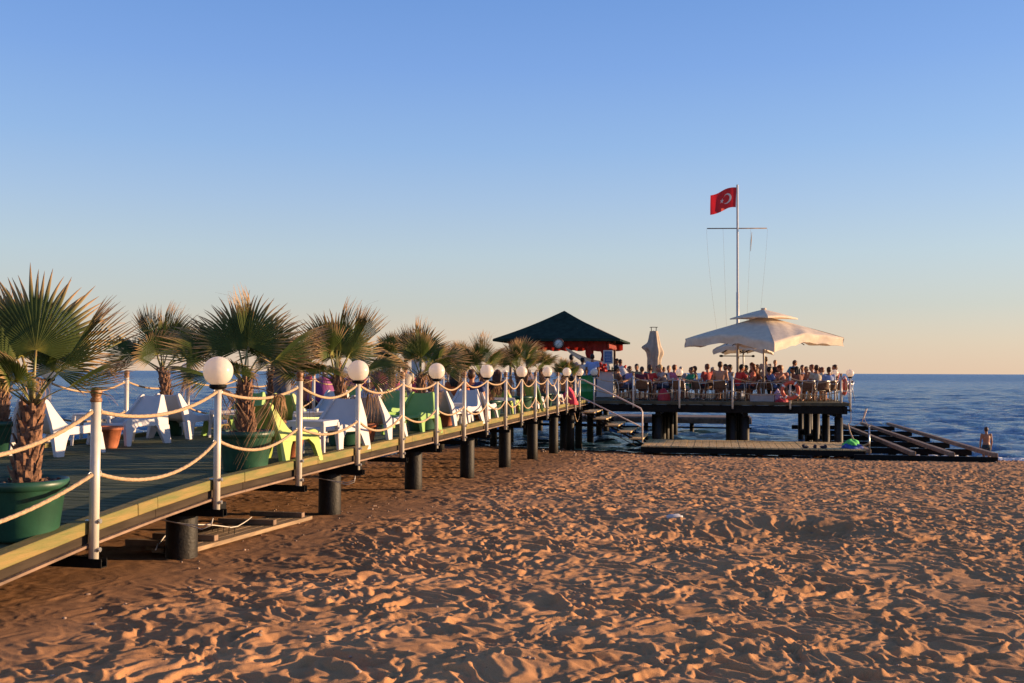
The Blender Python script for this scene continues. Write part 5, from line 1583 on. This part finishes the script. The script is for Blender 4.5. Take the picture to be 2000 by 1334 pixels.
def table_at(px, d, label):
    global btu
    o = copy_tree(bt0) if btu else bt0
    btu = True
    p = at(px, d); o.location = (p.x, p.y, E + DZ + .001); o.rotation_euler = (0, 0, R(px % 60)); o["label"] = label; o["group"] = "bistro tables on the platform"
    for k in range(3):
        a = k * 2.1 + px; q = Vector((p.x + .18 * math.cos(a), p.y + .18 * math.sin(a), E + DZ + .742))
        b = MB(); b.lathe([(0, 0), (.03, 0), (.034, .12), (.030, .12), (.026, .01), (0, .01)], 12, q)
        tag(b.build("drinking_glass", M['glass']), f"{('left', 'middle', 'right')[k]} drinking glass on the {label}"[:95], "glass", "glasses on the bistro tables")
GP = "guests seated on the platform"
def guest(px, d, deg, what, shirt, **k):
    pose = k.pop('pose', 'sit')
    k['scale'] = k.get('scale', 1) * (1.03 + .05 * math.sin(px * 7.7))
    person(px, d, pose, deg, what, shirt, group=GP, **k)
    p = at(px, d)
    short = what.replace("person in ", "").replace("person with ", "").replace("seated ", "")
    chair_at(p + Vector((math.cos(R(deg)) * .03, math.sin(R(deg)) * .03, 0)), deg, "bistro chair holding the " + what.replace("seated ", ""))
maroon = (.10, .012, .025); red = (.50, .03, .025); orange = (.50, .13, .03); pinkc = (.52, .14, .22); greenc = (.02, .20, .09); navy = (.025, .04, .14); white_ = (.58, .55, .52); black_ = (.015, .015, .018); sky_ = (.22, .32, .58); brown_ = (.16, .07, .04)
guest(1213, 38.9, 15, "seated person in brown facing right left of the dark-topped post", brown_, hair=0, pose='sit_back')
guest(1254, 38.6, 80, "seated person in maroon seen from behind beside the dark-topped post", maroon, hair=1)
guest(1266, 39.3, 60, "seated person in bright red next to the one in maroon", red, hair=1, pose='sit_lean')
guest(1284, 40.2, 170, "seated long-haired person in orange under the closed parasol", orange, hair=2, long_hair=True, skin=0)
guest(1294, 41.3, 200, "seated person in black behind the one in orange", black_, hair=1)
guest(1306, 41.8, 250, "seated person in white facing the camera behind the front row", white_, hair=3, skin=0)
guest(1300, 39.6, 190, "seated person in pale print leaning over the table", (.40, .30, .26), hair=3, pose='sit_lean', skin=0)
guest(1319, 40.6, 30, "seated person in pink left of the round lamp", pinkc, hair=2, skin=0)
guest(1342, 38.9, 195, "seated person in green right of the round lamp", greenc, hair=1, pose='sit_back', pants=(.35, .33, .3))
guest(1380, 39.6, 120, "seated auburn person in red seen against the sea", (.36, .05, .04), hair=2, skin=0)
guest(1407, 38.3, 72, "seated shirtless person seen from behind left of the flagpole", None, hair=1, skin=0, scale=1.05)
guest(1416, 40.4, 230, "seated person in dark red behind the shirtless one", (.2, .02, .03), hair=0)
guest(1424, 39.9, 200, "seated dark-haired person in pale grey near the flagpole", (.4, .38, .36), hair=0)
guest(1438, 38.7, 15, "seated person in bright red leaning forward under the flagpole", red, hair=0, pose='sit_lean')
guest(1450, 40.1, 200, "seated person in pale pink right of the flagpole", (.5, .3, .28), hair=3, skin=0)
guest(1512, 38.6, 10, "seated person in a blue dress left of the front life ring", (.10, .14, .30), hair=0, pose='sit_back')
guest(1535, 39.2, 160, "seated person in peach behind the front life ring", (.48, .22, .15), hair=2, skin=0, pose='sit_lean')
guest(1547, 40.3, 190, "seated dark-haired person in black right above the life ring", black_, hair=0)
guest(1561, 38.8, 100, "seated dark-haired person in patterned brown right of the life ring", (.22, .08, .05), hair=0, long_hair=True, pose='sit_lean')
guest(1574, 39.4, 230, "seated person in tan facing the camera right of the life ring", (.32, .16, .09), hair=1)
guest(1584, 40.7, 200, "seated person in rust further back near the right corner", (.34, .10, .05), hair=2, skin=0)
guest(1594, 38.5, 95, "seated person in cream, back turned, near the right corner", (.48, .40, .30), hair=1)
guest(1618, 38.0, 100, "seated person in light blue seen from behind nearest the right corner", (.24, .30, .48), hair=1, long_hair=False)
guest(1228, 40.4, 200, "seated person in lilac left of the maroon one", (.30, .20, .36), hair=1, skin=0)
guest(1243, 41.6, 240, "seated person in khaki far back left of the one in maroon", (.22, .18, .09), hair=0)
guest(1355, 41.3, 160, "seated person in sand brown right of the one in green", (.30, .20, .12), hair=1)
guest(1391, 41.6, 210, "seated person in mustard behind the auburn one", (.40, .25, .04), hair=4, skin=0)
guest(1469, 39.2, 165, "seated person in coral left of the big parasol pole", (.52, .16, .10), hair=2, long_hair=True, skin=0)
guest(1478, 41.8, 220, "seated person in beige behind the stooping one", (.38, .30, .2), hair=1)
guest(1503, 40.6, 60, "seated person in burgundy right of the big parasol pole", (.18, .02, .05), hair=0)
guest(1527, 41.2, 250, "seated person in salmon under the middle of the parasol", (.50, .22, .16), hair=3, skin=0, pose='sit_lean')
guest(1555, 41.6, 140, "seated person in charcoal under the right of the parasol", (.05, .05, .06), hair=0)
guest(1590, 39.9, 20, "seated person in orange red near the right corner", (.48, .10, .03), hair=1, pose='sit_lean')
guest(1604, 39.4, 200, "seated person in light brown left of the one in light blue", (.34, .22, .14), hair=2)
guest(1629, 40.6, 190, "seated person in faded red under the right-hand lamps", (.34, .07, .05), hair=1)
guest(1455, 42.3, 180, "seated person in olive behind the flagpole under the parasol", (.14, .14, .05), hair=0)
guest(1330, 42.5, 260, "seated person in grey at the rear table behind the round lamp", (.3, .3, .3), hair=4, skin=0)
guest(1270, 42.5, 300, "seated person in teal at the rear table under the closed parasol", (.03, .16, .18), hair=1)
guest(1567, 42.4, 250, "seated person in white at the rear table under the parasol", white_, hair=1)
guest(1605, 42.0, 240, "seated person in dark green at the rear table near the right lamps", (.02, .09, .05), hair=3, skin=0)
for px, d, l in ((1238, 39.4, "bistro table left of the person in maroon"), (1275, 40.2, "bistro table before the person in bright red"), (1310, 40.2, "bistro table before the person in pink"), (1361, 39.6, "bistro table right of the person in green"), (1398, 40.2, "bistro table beyond the shirtless person"), (1431, 39.7, "bistro table by the flagpole foot"), (1524, 39.3, "bistro table before the person in blue"), (1553, 39.6, "bistro table behind the life ring"), (1583, 39.4, "bistro table before the person in cream"), (1318, 42.6, "rear bistro table behind the round lamp"), (1587, 42.6, "rear bistro table near the right lamps")):
    table_at(px, d, l)
for px, d, deg, l in ((1330, 37.9, 60, "empty bistro chair beside the round lamp"), (1368, 38.6, 30, "empty bistro chair left of the shirtless person"), (1470, 38.6, 150, "empty bistro chair right of the flagpole"), (1578, 37.9, 80, "empty bistro chair with brown back right of the life ring"), (1603, 37.3, 95, "empty bistro chair with its brown back to the camera near the corner"), (1637, 37.6, 110, "empty bistro chair at the right corner of the platform"), (1650, 39.6, 180, "empty bistro chair under the right-hand lamps")):
    chair_at(at(px, d), deg, l)
# standing people
person(1157, 40.3, 'stand', 85, "standing man in a light blue shirt seen from behind at the bar", (.26, .34, .62), (.03, .04, .10), 0, scale=1.02)
person(1137, 41.5, 'stand', 40, "person in white and dark trousers leaning at the bar's left end", white_, black_, 0, scale=.95)
person(1222, 42.2, 'stand_bend', 120, "person in a white shirt bending at the right end of the bar", white_, (.05, .05, .08), 1, scale=.98)
person(1206, 44.0, 'stand', 200, "bartender in grey behind the counter", (.25, .22, .22), black_, 0, scale=.95)
person(1496, 40.6, 'stand', 95, "standing person in grey and black seen from behind beside the big parasol pole", (.36, .33, .34), black_, 1, scale=.98)
person(1483, 40.2, 'stand_bend', 200, "person in brown stooping left of the big parasol pole", brown_, (.2, .15, .12), 2, True, 0, scale=.90)
person(1514, 42.5, 'stand_relaxed', 260, "standing blond child right of the big parasol pole", black_, (.1, .1, .2), 3, False, 0, scale=.92)
person(1536, 41.6, 'stand_bend', 10, "person in a bright blue shirt bending over a table under the big parasol", (.01, .20, .42), (.1, .1, .12), 1, scale=.97)
person(551, 20.2, 'stand_wave', 75, "standing person in a black top and grey patterned shorts behind the large palm", black_, (.13, .13, .15), 0, False, 2, scale=1.0)
person(793, 30.5, 'sit_lean', 100, "person with a hair bun in a pale top sitting beyond the sea-side railing", (.42, .36, .28), (.3, .28, .25), 0, False, 1)
person(0, 0, 'recline', 75, "dark-haired person in orange reclining in a white lounge chair", (.46, .12, .04), (.12, .05, .06), 0, True, 1, pos=at(900, 21.7))
person(0, 0, 'recline', 77, "brown-haired person in dark blue behind the fifth knob post", navy, (.45, .36, .26), 1, False, 0, pos=W(14.35, .46))
person(0, 0, 'recline', 76, "curly-haired person in black stretched out between palms near the railing", black_, (.02, .04, .08), 1, True, 1, pos=W(17.2, .50))
person(0, 0, 'recline', 75, "auburn person in a dark top near the end of the walkway", (.02, .03, .03), (.3, .1, .08), 2, True, 0, pos=W(20.8, .50))
person(1116, 36.5, 'stand', 80, "person in dark clothes walking at the end of the walkway", (.22, .24, .30), black_, 0, False, 1, scale=.97)
boy = person(1925, 35.9, 'stand_relaxed', 88, "shirtless boy in dark trunks wading beyond the end of the timber frame", None, (.015, .03, .04), 1, False, 1, scale=.80, z=-3.30)

# ------------------------------------------------------------------ small things on the platform
M['box'] = mat("grey_box", (.34, .31, .30), .6, .1, 8)
b = MB(); p = at(1488, 37.4, DZ + .14); b.box(p, (.86, .40, .26), Matrix.Rotation(AX - math.pi / 2, 3, 'Z'), bev=.012); b.box(p + Vector((0, 0, .135)), (.90, .44, .03), Matrix.Rotation(AX - math.pi / 2, 3, 'Z'), bev=.008)
tag(b.build("storage_box", M['box']), "low grey storage box on the platform edge under the big parasol pole", "box")
M['bagw'] = mat("printed_bag", (.40, .32, .42), .4, .6, 9, col2=(.25, .05, .12))
blanket("beach_bag", "shiny pale purple bag beside the front life ring", "bag", at(1519, 37.3, DZ), (.20, .15, .44), M['bagw'], 14)
M['redb'] = mat("red_bag", (.45, .02, .03), .6)
blanket("beach_bag", "small red bag on the deck at the foot of the purple one", "bag", at(1527, 37.1, DZ), (.22, .12, .13), M['redb'], 15)
blanket("beach_bag", "crimson bag under the table behind the round lamp", "bag", at(1296, 38.6, DZ), (.22, .18, .42), M['redb'], 16)
# beanbags and loungers on the left wing
M['bean'] = mat("pink_beanbag", (.42, .035, .13), .7, .15, 6, .2, 10)
M['beanr'] = mat("red_beanbag", (.48, .06, .07), .7, .15, 6, .2, 10)
M['beanp'] = mat("purple_beanbag", (.20, .03, .14), .7, .15, 6, .2, 10)
def bean(px, d, m, label, sc=1.0, seed=0):
    r = thing("beanbag", label, "beanbag", at(px, d, DZ) , seed * 1.3, "beanbags on the left wing"); r.scale = (sc,) * 3
    b = MB(); rr = random.Random(seed); b.lathe([(0, 0), (.38, .01), (.52, .12), (.54, .28), (.46, .46), (.36, .66), (.24, .86), (.12, .98), (0, 1.02)], 28)
    b.v = [(x * (1 + .08 * math.sin(3 * z * 4 + seed)) - .10 * z, y * (1 + .10 * math.sin(5 * math.atan2(y, x) + seed)), z * (1 - .25 * max(0, x))) for x, y, z in b.v]
    b.build("bag_body", m, r)
    q = MB(); q.tube([(-.05 - .10, 0, 1.0), (-.10, 0, 1.06), (-.04, 0, 1.0)], .012, 6); q.build("handle", M['black'], r)
bean(607, 36.5, M['beanr'], "red beanbag leftmost on the left wing", .95, 1)
bean(628, 33.5, M['beanp'], "dark plum beanbag beside the leftmost red one", .90, 2)
bean(650, 37, M['bean'], "pink beanbag between the plum one and the dark palm", .95, 3)
bean(690, 35.5, M['beanp'], "purple beanbag behind the second globe lamp", .95, 4)
bean(716, 36.0, M['beanr'], "red beanbag just right of the second globe", .85, 5)
bean(741, 35.0, M['bean'], "tall magenta beanbag between the sea-side posts", 1.1, 6)
bean(768, 34.0, M['bean'], "magenta beanbag low behind the green chair", .85, 7)
bean(806, 34.5, M['beanr'], "rose beanbag next to the person with the bun", .85, 8)
# striped towel on the reclining guest's chair
M['stripe'] = bpy.data.materials.new("striped_towel"); M['stripe'].use_nodes = True
_n = M['stripe'].node_tree.nodes; _l = M['stripe'].node_tree.links
_w = _n.new("ShaderNodeTexWave"); _w.inputs["Scale"].default_value = 5; _w.bands_direction = 'Y'; _tc = _n.new("ShaderNodeTexCoord"); _l.new(_tc.outputs["Object"], _w.inputs[0])
_r = _n.new("ShaderNodeValToRGB"); _r.color_ramp.elements[0].color = (.58, .46, .34, 1); _r.color_ramp.elements[1].color = (.30, .16, .10, 1); _r.color_ramp.elements[0].position = .5; _r.color_ramp.elements[1].position = .62
_l.new(_w.outputs[0], _r.inputs[0]); _l.new(_r.outputs[0], _n["Principled BSDF"].inputs["Base Color"]); _n["Principled BSDF"].inputs["Roughness"].default_value = .9
b = MB(); rows = []
for i in range(16):
    t = i / 15; rows.append([V3(-.02 + .50 * t, (u - .5) * .52, .53 + .20 * math.sin(t * 2.6) - .22 * t * t + .015 * math.sin(u * 9 + t * 5)) for u in [j / 12 for j in range(13)]])
shell(b, rows); o = b.build("towel", M['stripe']); p = W(14.2, .50, -1.06); o.location = p; o.rotation_euler = (0, 0, R(77)); tag(o, "striped cream towel laid over the lap of the person in dark blue", "towel")
md = o.modifiers.new("t", 'SOLIDIFY'); md.thickness = .008
# litter on the sand
b = MB(); p = at(1317, 13.0); p.z = ground(p.x, p.y) + .03
b.tube([p + Vector((-.10, .0, -.015)), p + Vector((-.06, .0, 0)), p + Vector((.06, .02, .005)), p + Vector((.085, .02, .0)), p + Vector((.11, .025, .0))], [.028, .033, .033, .016, .015], 12)
tag(b.build("plastic_bottle", M['plastic']), "crushed pale plastic bottle lying alone on the sand", "bottle")
# seaweed and pebbles
def scatter(name, n, label, mat_, size, region, seed):
    rr = random.Random(seed); b = MB()
    for i in range(n):
        x = rr.uniform(*region[0]); y = rr.uniform(*region[1]); z = ground(x, y); s_ = rr.uniform(*size)
        b.ball((x, y, z + s_ * .2), s_, 6, 4, sc=(rr.uniform(.8, 1.8), 1, .6), rot=Matrix.Rotation(rr.uniform(0, 6), 3, 'Z'))
    o = b.build(name, mat_); tag(o, label, "pebbles", kind="stuff")
M['pebble'] = mat("pebble", (.30, .20, .14), .8, .5, 3)
scatter("pebbles", 420, "small stones and shell bits scattered over the beach", M['pebble'], (.006, .018), ((-3.5, 6), (4.5, 16)), 3)
scatter("pebbles", 260, "small stones along the wet line where the sand meets the water", M['pebble'], (.02, .06), ((1, 18), (31, 37)), 4)
# surf
b = MB(); rr = random.Random(8)
M['foam'] = mat("surf_foam", (.72, .70, .68), .8, .2, 20, .4, 40)
for i in range(900):
    u = rr.random(); X = 13.5 + 12 * u; Y = 37.2 - .20 * X + 2.15 + rr.gauss(0, .22) + .25 * math.sin(X * 1.7)
    b.ball((X, Y, .02 + .05 * rr.random()), rr.uniform(.04, .13), 7, 5, sc=(1.8, 1, .45 + .5 * rr.random()))
tag(b.build("surf_foam", M['foam'], None, fix=False), "white surf breaking on the sand at the right edge", "surf", kind="stuff")
